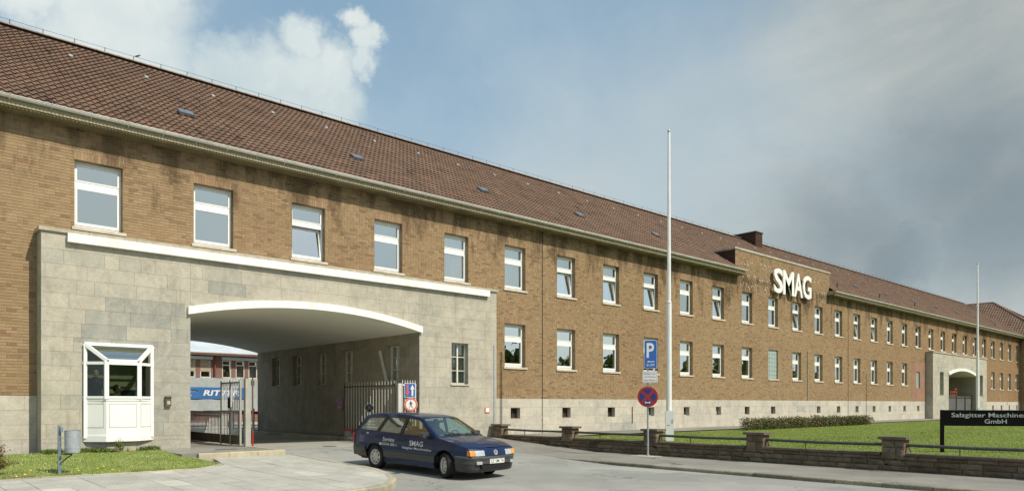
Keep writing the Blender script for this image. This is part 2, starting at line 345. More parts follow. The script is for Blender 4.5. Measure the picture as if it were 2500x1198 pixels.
# ------------------------------------------------------------ geometry helpers
ORG = {}
def worg(o): return ORG.get(o.name, Vector((0, 0, 0)))
class G:
    def __init__(s): s.v = []; s.f = []; s.t = []
    def add(s, vs, fs, tint=.5):
        b = len(s.v); s.v += [tuple(p) for p in vs]
        for f in fs: s.f.append(tuple(b+i for i in f)); s.t.append(tint)
        return s
    def quad(s, a, b, c, d, tint=.5): return s.add([a, b, c, d], [(0, 1, 2, 3)], tint)
    def box(s, x0, x1, y0, y1, z0, z1, tint=.5, skip=''):
        vs = [(x0, y0, z0), (x1, y0, z0), (x1, y1, z0), (x0, y1, z0), (x0, y0, z1), (x1, y0, z1), (x1, y1, z1), (x0, y1, z1)]
        fs = {'b': (0, 3, 2, 1), 't': (4, 5, 6, 7), 'f': (0, 1, 5, 4), 'r': (1, 2, 6, 5), 'k': (2, 3, 7, 6), 'l': (3, 0, 4, 7)}
        return s.add(vs, [q for k, q in fs.items() if k not in skip], tint)
    def obox(s, o, ax, ay, az, hx, hy, hz, tint=.5):
        """oriented box, centre o, axes, half sizes"""
        o = Vector(o); ax = Vector(ax).normalized()*hx; ay = Vector(ay).normalized()*hy; az = Vector(az).normalized()*hz
        vs = [o+ax*i+ay*j+az*k for k in (-1, 1) for (i, j) in ((-1, -1), (1, -1), (1, 1), (-1, 1))]
        return s.add(vs, [(0, 3, 2, 1), (4, 5, 6, 7), (0, 1, 5, 4), (1, 2, 6, 5), (2, 3, 7, 6), (3, 0, 4, 7)], tint)
    def tube(s, pts, r, n=8, caps=True, tint=.5):
        pts = [Vector(p) for p in pts]; rs = r if isinstance(r, (list, tuple)) else [r]*len(pts)
        rings = []
        for i, p in enumerate(pts):
            d = (pts[min(i+1, len(pts)-1)] - pts[max(i-1, 0)]).normalized()
            a = d.cross(Vector((0, 0, 1)));
            if a.length < 1e-3: a = Vector((1, 0, 0))
            a.normalize(); b = d.cross(a)
            rings.append([p + (a*math.cos(2*PI*k/n) + b*math.sin(2*PI*k/n))*rs[i] for k in range(n)])
        vs = [q for r_ in rings for q in r_]; fs = []
        for i in range(len(pts)-1):
            for k in range(n): fs.append((i*n+k, i*n+(k+1) % n, (i+1)*n+(k+1) % n, (i+1)*n+k))
        if caps: fs += [tuple(range(n)), tuple(reversed(range((len(pts)-1)*n, len(pts)*n)))]
        return s.add(vs, fs, tint)
    def lathe(s, prof, o, ax, n=24, tint=.5):
        """prof list of (r, h) round axis ax through o"""
        o = Vector(o); ax = Vector(ax).normalized(); a = ax.orthogonal().normalized(); b = ax.cross(a)
        vs = [o+ax*h+(a*math.cos(2*PI*k/n)+b*math.sin(2*PI*k/n))*r for (r, h) in prof for k in range(n)]
        fs = [(i*n+k, i*n+(k+1) % n, (i+1)*n+(k+1) % n, (i+1)*n+k) for i in range(len(prof)-1) for k in range(n)]
        return s.add(vs, fs, tint)
    def disc(s, o, nrm, r, th, n=28, tint=.5, sx=1.0, sz=1.0):
        return s.poly([(r*sx*math.cos(2*PI*k/n), r*sz*math.sin(2*PI*k/n)) for k in range(n)], o, nrm, th, tint)
    def poly(s, pts, o, nrm, th, tint=.5):
        """flat polygon (a,b) in the plane facing nrm (horizontal normal): a to the viewer's right, b up; th thick towards nrm"""
        o = Vector(o); nrm = Vector(nrm).normalized(); rt = Vector((0, 0, 1)).cross(nrm).normalized(); u = nrm.cross(rt)
        n = len(pts)
        fr = [o+rt*a+u*b+nrm*th for a, b in pts]; bk = [o+rt*a+u*b for a, b in pts]
        tris = tessellate_polygon([[Vector((a, b, 0)) for a, b in pts]])
        fs = [t for t in tris] + [tuple(n+i for i in reversed(t)) for t in tris] + [(i, (i+1) % n, n+(i+1) % n, n+i) for i in range(n)]
        return s.add(fr+bk, fs, tint)
    def build(s, name, mat, parent=None, smooth=False, local=False, kind=None):
        me = bpy.data.meshes.new(name)
        off = Vector((0, 0, 0)) if local or parent is None else worg(parent)
        arr = np.array(s.v, dtype=np.float32).reshape(-1, 3) - np.array(off, dtype=np.float32)
        me.from_pydata(arr.tolist(), [], s.f)
        me.update()
        a = me.attributes.new('tint', 'FLOAT', 'FACE'); a.data.foreach_set('value', np.array(s.t, dtype=np.float32))
        me.materials.append(MATS[mat])
        if smooth: me.polygons.foreach_set('use_smooth', [True]*len(me.polygons))
        bm = bmesh.new(); bm.from_mesh(me)
        bmesh.ops.recalc_face_normals(bm, faces=bm.faces) if len(s.f) < 60000 else None
        bm.to_mesh(me); bm.free()
        o = bpy.data.objects.new(name, me); COL.objects.link(o)
        if parent is not None: o.parent = parent; ORG[o.name] = worg(parent) if not local else Vector((0, 0, 0))
        if kind: o['kind'] = kind
        return o
def thing(name, label, cat, loc=(0, 0, 0), group=None, rot=0):
    o = bpy.data.objects.new(name, None); COL.objects.link(o); o.location = loc; o.rotation_euler = (0, 0, rot)
    o.empty_display_size = .3
    o['label'] = label; o['category'] = cat
    if group: o['group'] = group
    ORG[o.name] = Vector(loc); return o
def tag(o, label, cat, group=None):
    o['label'] = label; o['category'] = cat
    if group: o['group'] = group
    return o
def part(name, parent):
    o = bpy.data.objects.new(name, None); COL.objects.link(o); o.parent = parent; ORG[o.name] = worg(parent); o.empty_display_size = .1
    return o
def place(mesh, name, parent, loc, rot=None, scale=None):
    o = bpy.data.objects.new(name, mesh); COL.objects.link(o); o.parent = parent
    o.location = Vector(loc) - (worg(parent) if parent else Vector())
    if rot: o.rotation_euler = rot
    if scale: o.scale = scale
    return o
def mesh_of(g, name, mat, smooth=False):
    o = g.build(name, mat, None, smooth); me = o.data; bpy.data.objects.remove(o); return me

def text_pts(s, size=1.0, offset=0.0, res=3, align='LEFT'):
    """returns (verts2d, faces) of a flat text"""
    cu = bpy.data.curves.new('txt', 'FONT'); cu.body = s; cu.size = size; cu.offset = offset; cu.resolution_u = res
    cu.align_x = align; cu.fill_mode = 'FRONT'
    o = bpy.data.objects.new('txt', cu); COL.objects.link(o)
    dg = bpy.context.evaluated_depsgraph_get(); dg.update()
    me = bpy.data.meshes.new_from_object(o.evaluated_get(dg))
    vs = [(v.co.x, v.co.y) for v in me.vertices]; fs = [tuple(p.vertices) for p in me.polygons]
    bpy.data.objects.remove(o); bpy.data.meshes.remove(me)
    return vs, fs
def text_obj(s, o, nrm, height, mat, parent, width=None, offset=0.0, name='lettering', depth=0.0, center=True, italic=0.0, fn=None):
    vs, fs = text_pts(s, 1.0, offset)
    a = np.array(vs); mn = a.min(0); mx = a.max(0); h0 = mx[1]-mn[1]; w0 = mx[0]-mn[0]
    k = height/h0; kx = (width/w0) if width else k
    pts = [((x-mn[0])*kx - (w0*kx/2 if center else 0) + italic*(y-mn[1])*k, (y-mn[1])*k - (height/2 if center else 0)) for x, y in vs]
    g = G()
    if fn: g.add([fn(x, y) for x, y in pts], fs)
    else:
        o = Vector(o); nrm = Vector(nrm).normalized(); rt = Vector((0, 0, 1)).cross(nrm).normalized(); u = nrm.cross(rt)
        front = [o+rt*x+u*y+nrm*depth for x, y in pts]
        g.add(front, fs)
        if depth > 0:
            back = [o+rt*x+u*y for x, y in pts]
            ec = {}
            for f in fs:
                for i in range(len(f)):
                    e = (f[i], f[(i+1) % len(f)]); ec[e] = 1
            for (i, j) in ec:
                if (j, i) not in ec: g.quad(front[j], front[i], back[i], back[j])
    return g.build(name, mat, parent)

def rsub(rect, holes):
    """subtract rectangles (x0,x1,z0,z1)"""
    out = [rect]
    for (a, b, c, d) in holes:
        nxt = []
        for (x0, x1, z0, z1) in out:
            if a >= x1 or b <= x0 or c >= z1 or d <= z0: nxt.append((x0, x1, z0, z1)); continue
            if z0 < c: nxt.append((x0, x1, z0, c))
            if z1 > d: nxt.append((x0, x1, d, z1))
            za, zb = max(z0, c), min(z1, d)
            if x0 < a: nxt.append((x0, a, za, zb))
            if x1 > b: nxt.append((b, x1, za, zb))
        out = nxt
    return [r for r in out if r[1]-r[0] > .012 and r[3]-r[2] > .012]
def holed_wall(g, x0, x1, z0, z1, y, holes, axis='X', depth=0.0, rev=None, skip_rev=()):
    """wall plane with rectangular holes; reveals of given depth go into rev"""
    xs = sorted({x0, x1, *[h for r in holes for h in r[:2] if x0 < h < x1]})
    zs = sorted({z0, z1, *[h for r in holes for h in r[2:] if z0 < h < z1]})
    P = (lambda a, c, yy: (a, yy, c)) if axis == 'X' else (lambda a, c, yy: (yy, a, c))
    for i in range(len(xs)-1):
        for j in range(len(zs)-1):
            cx = (xs[i]+xs[i+1])/2; cz = (zs[j]+zs[j+1])/2
            if any(a < cx < b and c < cz < d for a, b, c, d in holes): continue
            g.quad(P(xs[i], zs[j], y), P(xs[i+1], zs[j], y), P(xs[i+1], zs[j+1], y), P(xs[i], zs[j+1], y))
    if rev is not None:
        for (a, b, c, d) in holes:
            yy = y+depth
            rev.quad(P(a, c, y), P(a, d, y), P(a, d, yy), P(a, c, yy)); rev.quad(P(b, c, y), P(b, c, yy), P(b, d, yy), P(b, d, y))
            rev.quad(P(a, d, y), P(b, d, y), P(b, d, yy), P(a, d, yy)); rev.quad(P(a, c, y), P(a, c, yy), P(b, c, yy), P(b, c, y))

# ------------------------------------------------------------ dimensions of the place
D = 23.5; DP = 22.87; YB = 38.05; YR = 30.8; ZR = 14.70
XE = 104.3; XL = -9.0
ZPL = 1.58; ZTOP = 9.15
WX = lambda i: 4.50 + 3.262*i
WW = 1.24
UP = (6.37, 8.28); LO = (2.96, 4.86)

# ------------------------------------------------------------ ground surfaces
def lerp(a, b, t): return a+(b-a)*max(0, min(1, t))
def road_z(y):
    if y < 13.5: return -.45
    if y < 16.6: return lerp(-.45, -.345, (y-13.5)/3.1)
    if y < 19: return lerp(-.345, -.27, (y-16.6)/2.4)
    return lerp(-.27, -.17, (y-19)/4)
def lwalk_z(y):
    if y < 18: return lerp(-.305, -.245, (y-12)/6)
    return lerp(-.245, -.17, (y-18)/2.5)
def rwalk_z(y): return -.36 if y < 17 else lerp(-.36, -.03, (y-17)/5.8)
def sheet(name, xs, ys, zf, mat, kind='structure', parent=None):
    g = G()
    vs = [(x, y, zf(x, y)) for y in ys for x in xs]; n = len(xs)
    g.add(vs, [(j*n+i, j*n+i+1, (j+1)*n+i+1, (j+1)*n+i) for j in range(len(ys)-1) for i in range(n-1)])
    return g.build(name, mat, parent, kind=kind)
sheet('ground', [-2500, 0, 2500], [-2500, 0, 2500], lambda x, y: -.62, 'ground')
sheet('road', [-300, -50, 0, 9.45, 11, 14.8, 16.5], [-60, 0, 5, 10, 13.5, 16.6, 19, 21, 23], lambda x, y: road_z(y), 'asphalt_road')
sheet('driveway', [9.40, 12, 14.80], [23, 30, 38.05], lambda x, y: -.17, 'asphalt_drive')
sheet('yard', [-60, 0, 60, 130], [38.05, 80, 150], lambda x, y: -.17, 'yard')
sheet('path', [19.75, 40, 70, 104.3], [20.9, 23.6], lambda x, y: 0.0, 'asphalt_walk')

def fan(g, pts, zf, tint=.5, skirt=0.3):
    """filled outline with a skirt"""
    tris = tessellate_polygon([[Vector((x, y, 0)) for x, y in pts]])
    vs = [(x, y, zf(x, y)) for x, y in pts]; n = len(pts)
    g.add(vs, list(tris), tint)
    lo = [(x, y, zf(x, y)-skirt) for x, y in pts]
    g.add(vs+lo, [(i, (i+1) % n, n+(i+1) % n, n+i) for i in range(n)], tint)
# left pavement: kerb follows a rounded corner
corner = [(9.72, 20.5), (9.72, 18.6), (9.74, 17.4), (9.70, 16.4), (9.55, 15.4), (9.25, 14.5), (8.75, 13.45), (8.05, 12.62), (7.3, 12.28), (6.4, 12.12), (3, 12.05), (-30, 12.0)]
def inset(pts, d):
    out = []
    for i, p in enumerate(pts):
        a = Vector(pts[max(i-1, 0)]); b = Vector(pts[min(i+1, len(pts)-1)]); t = (b-a).normalized()
        out.append((p[0]+(t.y)*d, p[1]-t.x*d))
    return out
inn = inset(corner, .15)
lz = lambda x, y: lwalk_z(y)
lw = G()
lw_pts = inset(corner, .14) + [(-30, 18.2), (6.15, 18.2), (6.95, 18.75), (7.3, 20.5)]
# strips in y so the slope is followed
def strips(g, inside, x0, x1, ys, zf, dz=0.0, nx=60):
    xs = [x0+(x1-x0)*i/nx for i in range(nx+1)]
    for j in range(len(ys)-1):
        for i in range(nx):
            if inside((xs[i]+xs[i+1])/2, (ys[j]+ys[j+1])/2):
                g.quad((xs[i], ys[j], zf(xs[i], ys[j])+dz), (xs[i+1], ys[j], zf(xs[i+1], ys[j])+dz), (xs[i+1], ys[j+1], zf(xs[i+1], ys[j+1])+dz), (xs[i], ys[j+1], zf(xs[i], ys[j+1])+dz))
def inpoly(x, y, P):
    c = False; j = len(P)-1
    for i in range(len(P)):
        if ((P[i][1] > y) != (P[j][1] > y)) and (x < (P[j][0]-P[i][0])*(y-P[i][1])/(P[j][1]-P[i][1])+P[i][0]): c = not c
        j = i
    return c
strips(lw, lambda x, y: inpoly(x, y, lw_pts), -30, 9.8, [12.0+.1*i for i in range(86)], lz, -.02, 400)
side_l = lw.build('left_pavement', 'paving_joint', kind='structure')
# paving slabs, each its own object, clipped by the kerb
def clip_to(poly, P):
    """keep slab if centre and corners are inside; otherwise clip against convex-ish boundary by sampling"""
    return all(inpoly(x, y, P) for x, y in poly)
slab_var = {}
def slab_mesh(wd, ln, t):
    k = (wd, ln, t)
    if k not in slab_var:
        g = G(); g.box(.004, wd-.004, .004, ln-.004, -.05, 0, t, 'b'); slab_var[k] = mesh_of(g, 'paving_slab', 'paving')
    return slab_var[k]
rngs = random.Random(3)
cols = int((9.8+1.5)/.5); extra = G()
for c in range(cols+1):
    x = -1.5+c*.5
    y = 12.05-(c % 2)*.5
    while y < 20.4:
        ln = 1.0
        cen = (x+.25, y+.5)
        rect = [(x+.01, y+.01), (x+.49, y+.01), (x+.49, y+.99), (x+.01, y+.99)]
        t = rngs.choice([.2, .4, .5, .5, .6, .6, .8, .8])
        if rngs.random() < .035: t = 1.0
        if x > 7.2 and y < 15 and rngs.random() < .2: t = 1.0
        tz = math.atan2(lwalk_z(y+1)-lwalk_z(y), 1)
        if clip_to(rect, lw_pts):
            place(slab_mesh(.5, 1.0, t), 'paving_slab', side_l, (x, y, lwalk_z(y)+rngs.uniform(-.002, .004)), (tz, 0, 0))
        else:
            # cut slab: clip the rectangle in small cells
            n = 8
            for i in range(n):
                for j in range(2*n):
                    xa, xb = x+.5*i/n, x+.5*(i+1)/n; ya, yb = y+j/(2*n), y+(j+1)/(2*n)
                    if inpoly((xa+xb)/2, (ya+yb)/2, lw_pts) :
                        extra.quad((xa, ya, lwalk_z(ya)), (xb, ya, lwalk_z(ya)), (xb, yb, lwalk_z(yb)), (xa, yb, lwalk_z(yb)), t)
        y += ln
extra.build('cut_slabs', 'paving', side_l, kind='stuff')
# kerb stones along the corner
def kerb_run(pts, parent, zf, wdt=.14, depth=.3, seg=1.0, inward=1, mat='kerb', name='kerb_stone', rad=.02):
    # resample
    P = [Vector(p) for p in pts]; L = [0]
    for i in range(1, len(P)): L.append(L[-1]+(P[i]-P[i-1]).length)
    n = max(1, int(round(L[-1]/seg)))
    def at(s):
        s = max(0, min(L[-1], s))
        for i in range(1, len(L)):
            if s <= L[i]: return P[i-1].lerp(P[i], (s-L[i-1])/(L[i]-L[i-1]+1e-9))
        return P[-1]
    rr = random.Random(5)
    for k in range(n):
        g = G(); m_ = 3; t = rr.random()
        s0 = L[-1]*k/n+.006; s1 = L[-1]*(k+1)/n-.006
        dzv = rr.uniform(-.006, .006)
        prev = None
        for q in range(m_+1):
            s = s0+(s1-s0)*q/m_; p = at(s); tg = (at(s+.05)-at(s-.05)).normalized()
            nn = Vector((tg.y, -tg.x))*inward
            z = zf(p.x, p.y)+dzv+.004
            ring = [(p.x, p.y, z-depth), (p.x, p.y, z-rad), (p.x+nn.x*rad, p.y+nn.y*rad, z), (p.x+nn.x*wdt, p.y+nn.y*wdt, z), (p.x+nn.x*wdt, p.y+nn.y*wdt, z-depth)]
            if prev: 
                for i in range(4): g.quad(prev[i], prev[i+1], ring[i+1], ring[i], t)
            else: g.add(ring, [(0, 1, 2, 3, 4)], t)
            prev = ring
        g.add(prev, [(4, 3, 2, 1, 0)], t)
        g.build(name, mat, parent)
kerb_run(corner, side_l, lz, seg=1.0)
# raised walkway on the left of the passage
isl = G(); isl.box(6.5, 9.26, 20.62, 22.95, -.4, -.03, .5, 'b'); isl.box(7.40, 9.26, 22.95, 38.0, -.4, -.03, .5, 'b')
side_p = isl.build('walkway', 'asphalt_walk', kind='structure')
kerb_run([(6.9, 20.48), (9.40, 20.48)], side_p, lambda x, y: -.03, seg=.85, inward=-1)
kerb_run([(9.40, 20.5), (9.40, 37.9)], side_p, lambda x, y: -.03, seg=1.2, inward=-1)
# right pavement
rp_k = [(14.8, 38.0), (14.8, 22.0), (14.95, 20.9), (15.45, 19.7), (16.05, 18.6), (16.32, 17.6), (16.34, 15), (16.32, 8), (16.30, -15)]
rpoly = inset(rp_k, -.075) + [(19.6, -15), (19.6, 22.95), (15.95, 22.95), (15.95, 38.0)]
rw = G(); strips(rw, lambda x, y: inpoly(x, y, rpoly), 14.8, 19.8, [-15+.5*i for i in range(107)], lambda x, y: rwalk_z(y), 0.0, 60)
side_r = rw.build('right_pavement', 'asphalt_walk', kind='structure')
kerb_run(rp_k[1:], side_r, lambda x, y: rwalk_z(y), wdt=.085, seg=1.0, inward=-1, mat='kerb_old')
kerb_run(rp_k[:2], side_r, lambda x, y: rwalk_z(y), seg=1.3, inward=-1)
# lawns
lawn_z = lambda x, y: -.04 - .05*max(0, (12-y)/12)
sheet('lawn', [19.9, 30, 60, 140], [-15, 0, 8, 14, 18, 20.9], lawn_z, 'lawn')
def gl_z(x, y): return lerp(-.245, .0, (y-18.2)/4.2)
glp = [(-30, 18.27), (6.12, 18.27), (6.86, 18.80), (6.60, 20.9), (6.42, 22.86), (-30, 23.5)]
lg = G(); strips(lg, lambda x, y: inpoly(x, y, glp), -30, 7.4, [18.2+.1*i for i in range(54)], gl_z, 0, 374)
lg.build('grass_strip', 'lawn_dry', kind='structure')
edge = G().build('edging', 'kerb', kind='structure') if False else thing('edging', 'grey concrete edging strip between the front grass strip and pavement', 'kerb', (0, 18.2, -.3))
kerb_run([(-6, 18.2), (6.15, 18.2), (6.93, 18.76), (6.75, 20.4)], edge, lambda x, y: max(lwalk_z(y), gl_z(x, y))+.012, wdt=.07, depth=.2, seg=1.0, inward=-1, name='edging_stone', rad=.01)

# ------------------------------------------------------------ MAIN BUILDING
bld = thing('office_building', 'long two-storey brick office building with brown tiled roof and two stone gate portals', 'building', (50, D, 0))
holes = []
lower_ix = [i for i in range(5, 20) if i != 12] + [27, 28, 29, 30]
for i in range(0, 31): holes.append((WX(i), WX(i)+WW, *UP))
for i in lower_ix: holes.append((WX(i), WX(i)+WW, *LO))
GB = [(WX(12), WX(12)+WW, 2.96, 4.86), (WX(20)+.1, WX(20)+1.0, 2.75, 4.20)]
holes += GB
bas = [(WX(i)+.36, WX(i)+.92, .70, 1.17) for i in list(range(5, 13)) + list(range(14, 21))] + [(WX(i)+.36, WX(i)+.92, .62, 1.17) for i in range(27, 31)]
PA = [(3.60, 19.80, 7.46, 15.89), (72.2, 88.5, 76.45, 84.78)]
pas = [(p[2]-.05, p[3]+.05, -.6, 4.8) for p in PA]
# upper wall backing (mortar) and plinth backing
bw = G(); rv = G()
holed_wall(bw, XL, XE, ZPL, ZTOP+.15, D, holes + pas, 'X')
bw2 = G(); holed_wall(bw2, 39.63, 52.5, ZTOP+.15, 10.85, D, [], 'X')
bw.v += []; off = len(bw.v); bw.v += bw2.v; bw.f += [tuple(off+i for i in f) for f in bw2.f]; bw.t += bw2.t
wall = bw.build('brick_wall', 'mortar', bld)
pl = G(); rv2 = G()
plinth_holes = bas + pas
holed_wall(pl, XL, XE, -.5, ZPL, D-.0, plinth_holes, 'X')
plinth = pl.build('plinth', 'joint', bld)
# bricks ------------------------------------------------
CH = .0833
bx = [h for h in holes] + [(p[0]-.02, p[1]+.02, ZPL, 5.98) for p in PA]
lint = [(h[0]-.02, h[1]+.02, h[3], h[3]+.235) for h in holes[:31]+holes[31:31+len(lower_ix)]]
allb = []
rb = random.Random(11)
def tintv(): 
    r = rb.random()
    return .99 if r < .010 else (.94 if r < .045 else (rb.uniform(.05, .18) if r < .11 else min(.88, max(.16, rb.gauss(.52, .16)))))
hs = sorted(bx+lint)
def near_holes(x0, x1, lst): return [h for h in lst if h[0] < x1 and h[1] > x0]
row = 0; z = ZPL
while z < 10.84:
    x = .9 + (row % 2)*.125 - rb.choice([0, .125])
    xe = XE
    if z > ZTOP+.08: x = 39.63; xe = 52.5
    cand_all = [h for h in hs if h[2] < z+CH and h[3] > z]
    while x < xe:
        L = .25 if rb.random() < .72 else .125
        x1 = min(x+L, xe)
        r = (x+.005, x1-.005, z+.005, z+CH-.005)
        cand = [h for h in cand_all if h[0] < r[1] and h[1] > r[0]]
        if cand:
            for q in rsub(r, cand): allb.append((q, tintv(), L))
        else: allb.append((r, tintv(), L))
        x = x1
    row += 1; z += CH
# parapet and facade share courses; brick objects: those showing largest (leftmost in view)
def vis(q): return q[0] > 2.72 and q[0] < 3.60 or (q[0] > 2.72 and q[2] > 6.15)
full = [b for b in allb if abs((b[0][3]-b[0][2])-(CH-.01)) < 1e-4 and vis(b[0]) and b[0][2] < 9.1]
full.sort(key=lambda b: b[0][0])
pick = {id(b) for b in full[:298]}
bmesh_cache = {}
for b in allb:
    if id(b) in pick:
        q, t, L = b; key = (round(q[1]-q[0], 3), round(t*9))
        if key not in bmesh_cache:
            g = G(); g.box(0, key[0], -.009, .02, 0, CH-.01, round(t*9)/9, 'k'); bmesh_cache[key] = mesh_of(g, 'brick', 'brick')
        place(bmesh_cache[key], 'brick', wall, (q[0], D+rb.uniform(-.002, .002), q[2]))
vs = []; fs = []; ts = []
for b in allb:
    if id(b) in pick: continue
    (x0, x1, z0, z1), t, L = b; n = len(vs); y0 = D-.009+rb.uniform(-.002, .002); y1 = D+.002
    vs += [(x0, y0, z0), (x1, y0, z0), (x1, y0, z1), (x0, y0, z1), (x0, y1, z0), (x1, y1, z0), (x1, y1, z1), (x0, y1, z1)]
    fs += [(n, n+1, n+2, n+3), (n, n+4, n+5, n+1), (n+1, n+5, n+6, n+2), (n+2, n+6, n+7, n+3), (n+3, n+7, n+4, n)]; ts += [t]*5
# soldier courses over the windows
for h in lint:
    n_ = int((h[1]-h[0])/.0835); wd = (h[1]-h[0])/n_
    for k in range(n_):
        t = rb.choice([.9, .93, .95, .80, .7, .6, .96]); n = len(vs); x0 = h[0]+k*wd+.005; x1 = x0+wd-.01; z0 = h[2]+.004; z1 = h[3]-.008; y0 = D-.011; y1 = D+.002
        vs += [(x0, y0, z0), (x1, y0, z0), (x1, y0, z1), (x0, y0, z1), (x0, y1, z0), (x1, y1, z0), (x1, y1, z1), (x0, y1, z1)]
        fs += [(n, n+1, n+2, n+3), (n, n+4, n+5, n+1), (n+1, n+5, n+6, n+2), (n+2, n+6, n+7, n+3), (n+3, n+7, n+4, n)]; ts += [t]*5
g = G(); g.v = vs; g.f = fs; g.t = ts
g.build('bricks', 'brick', wall, kind='stuff')
# brick stubs of the pale anchor spots round the lettering
sp = G(); r2 = random.Random(4)
for k in range(95):
    x = r2.uniform(40.1, 44.2) if r2.random() < .72 else r2.uniform(50, 52.2)
    zz = r2.choice([9.95, 9.3, 9.15, 8.75, 8.6, 8.45, 10.15])+r2.uniform(-.05, .05)
    sp.box(x, x+.07, D-.0125, D, zz, zz+.11)
sp.build('plug_mark', 'coping', wall, kind='stuff')
# stone slabs ------------------------------------------------
slab_objs = []   # (distance key, rect, tint, builder)
SH = .397
def arch_z(x, o0, o1, base=4.08, rise=.48):
    t = (x-(o0+o1)/2)/((o1-o0)/2); return base + rise*(1-t*t)
rs = random.Random(21)
SL = []   # each: dict(poly pts (a,z), plane, tint, near)
def lay(x0, x1, z0, z1, holes_, plane, minw=.85, maxw=1.35, arch=None, start=None):
    zz = z0; r_ = 0
    while zz < z1-.05:
        z2 = min(zz+SH, z1)
        x = x0-rs.uniform(0, .6)
        while x < x1:
            L = rs.uniform(minw, maxw) if rs.random() < .75 else rs.uniform(.35, .6)
            a, b = max(x, x0), min(x+L, x1)
            if x1-b < .25: b = x1; L = 10
            if b-a > .03:
                t = min(1, max(0, rs.gauss(.5, .20)))
                for q in rsub((a, b, zz, z2), holes_):
                    if arch:
                        pieces = []
                        o0, o1 = arch
                        if q[0] < o0 < q[1]: pieces = [(q[0], o0, q[2], q[3]), (o0, min(q[1], o1), q[2], q[3])]
                        elif q[0] < o1 < q[1]: pieces = [(q[0], o1, q[2], q[3]), (o1, q[1], q[2], q[3])]
                        else: pieces = [q]
                        for k in pieces:
                            if k[0] >= o0-1e-6 and k[1] <= o1+1e-6:
                                xs_ = [k[0]+(k[1]-k[0])*i/6 for i in range(7)]
                                bot = [(xx, max(k[2], arch_z(xx, o0, o1)+.02)) for xx in xs_]
                                bot = [(xx, min(zz_, k[3])) for xx, zz_ in bot]
                                if all(k[3]-zz_ < .02 for _, zz_ in bot): continue
                                SL.append((bot+[(k[1], k[3]), (k[0], k[3])], plane, t, k))
                            else: SL.append(([(k[0], k[2]), (k[1], k[2]), (k[1], k[3]), (k[0], k[3])], plane, t, k))
                    else: SL.append(([(q[0], q[2]), (q[1], q[2]), (q[1], q[3]), (q[0], q[3])], plane, t, q))
            x += L
        zz = z2; r_ += 1
BAY = (4.59, 6.39, .28, 3.06)
PW = (17.44, 18.28, 2.13, 3.78)
def portal(idx, P, win, parent, bay=None):
    x0, x1, o0, o1 = P
    root = part('stone_portal', parent)
    g = G()
    hl = list(win) + ([bay] if bay else [])
    top = 6.02
    # front backing: columns outside the opening with holes, strip above the arch
    holed_wall(g, x0+.003, o0, -.5, top, DP+.012, [h for h in hl if h[1] < o0])
    holed_wall(g, o1, x1-.003, -.5, top, DP+.012, [h for h in hl if h[0] > o1])
    n = 24
    for k in range(n):
        a = o0+(o1-o0)*k/n; b = o0+(o1-o0)*(k+1)/n
        g.quad((a, DP+.012, arch_z(a, o0, o1)), (b, DP+.012, arch_z(b, o0, o1)), (b, DP+.012, top), (a, DP+.012, top))
    for xx in (x0+.003, x1-.003): g.quad((xx, DP+.012, -.5), (xx, D, -.5), (xx, D, top), (xx, DP+.012, top))
    g.build('backing', 'joint', root)
    r_ = G()
    for h in win:
        for (a, b, c, d) in [h]:
            y0, y1 = DP+.004, DP+.30
            r_.quad((a, y0, c), (a, y0, d), (a, y1, d), (a, y1, c)); r_.quad((b, y0, c), (b, y1, c), (b, y1, d), (b, y0, d))
            r_.quad((a, y0, d), (b, y0, d), (b, y1, d), (a, y1, d)); r_.quad((a, y0, c), (a, y1, c), (b, y1, c), (b, y0, c))
    if win: r_.build('reveal', 'stone', root)
    lay(x0, x1, .0, top, hl+[(o0, o1, -1, 4.08)], ('f', DP), arch=(o0, o1))
    lay(x0, x1, -.35, .0, [(o0, o1, -1, 4.08)], ('f', DP))
    for side, xx in ((-1, x0), (1, x1)): lay(DP, D-.012, -.35, top, [], ('s', xx, side), .9, 1.2)
    c = G()
    for k in range(int((x1-x0+.12)/1.2)+1):
        a = x0-.06+k*1.2; b = min(a+1.194, x1+.06)
        if b > a: c.box(a, b, DP-.06, D-.011, top, top+.10)
    c.build('coping', 'coping', root)
    # arch band, white, slightly proud, and the vaulted ceiling behind it
    n = 32; g = G(); ceil = G()
    xs = [o0-.09+(o1-o0+.18)*k/n for k in range(n+1)]
    def za(x): return arch_z(x, o0, o1)
    for k in range(n):
        a, b = xs[k], xs[k+1]
        v = [(a, DP-.11, za(a)), (b, DP-.11, za(b)), (b, DP-.11, za(b)+.24), (a, DP-.11, za(a)+.24), (a, DP+.05, za(a)), (b, DP+.05, za(b)), (b, DP+.05, za(b)+.24), (a, DP+.05, za(a)+.24)]
        g.add(v, [(0, 1, 2, 3), (0, 4, 5, 1), (3, 2, 6, 7)] + ([(0, 3, 7, 4)] if k == 0 else []) + ([(1, 5, 6, 2)] if k == n-1 else []))
    g.build('arch_band', 'white_plaster', root)
    xs = [o0+(o1-o0)*k/n for k in range(n+1)]
    for k in range(n):
        a, b = xs[k], xs[k+1]
        ceil.quad((a, DP+.05, za(a)), (b, DP+.05, za(b)), (b, YB, za(b)), (a, YB, za(a)))
    ceil.build('passage_ceiling', 'ceiling_plaster', root, smooth=True)
    return root
p1 = portal(0, PA[0], [PW], bld, BAY)
W2 = [(74.0, 75.05, 2.14, 4.3), (86.1, 87.1, 2.14, 4.3)]
p2 = portal(1, PA[1], W2, bld)
# pale plinth strip above the coping, broken by the window sills
for a, b in ((7.95, WX(1)-.08), (WX(1)+WW+.10, WX(2)-.08), (WX(2)+WW+.10, WX(3)-.08), (WX(3)+WW+.10, 16.7)):
    g = G(); g.box(a, b, D-.035, D-.012, 6.0, 6.27, skip='k'); g.build('ledge', 'coping', p1)
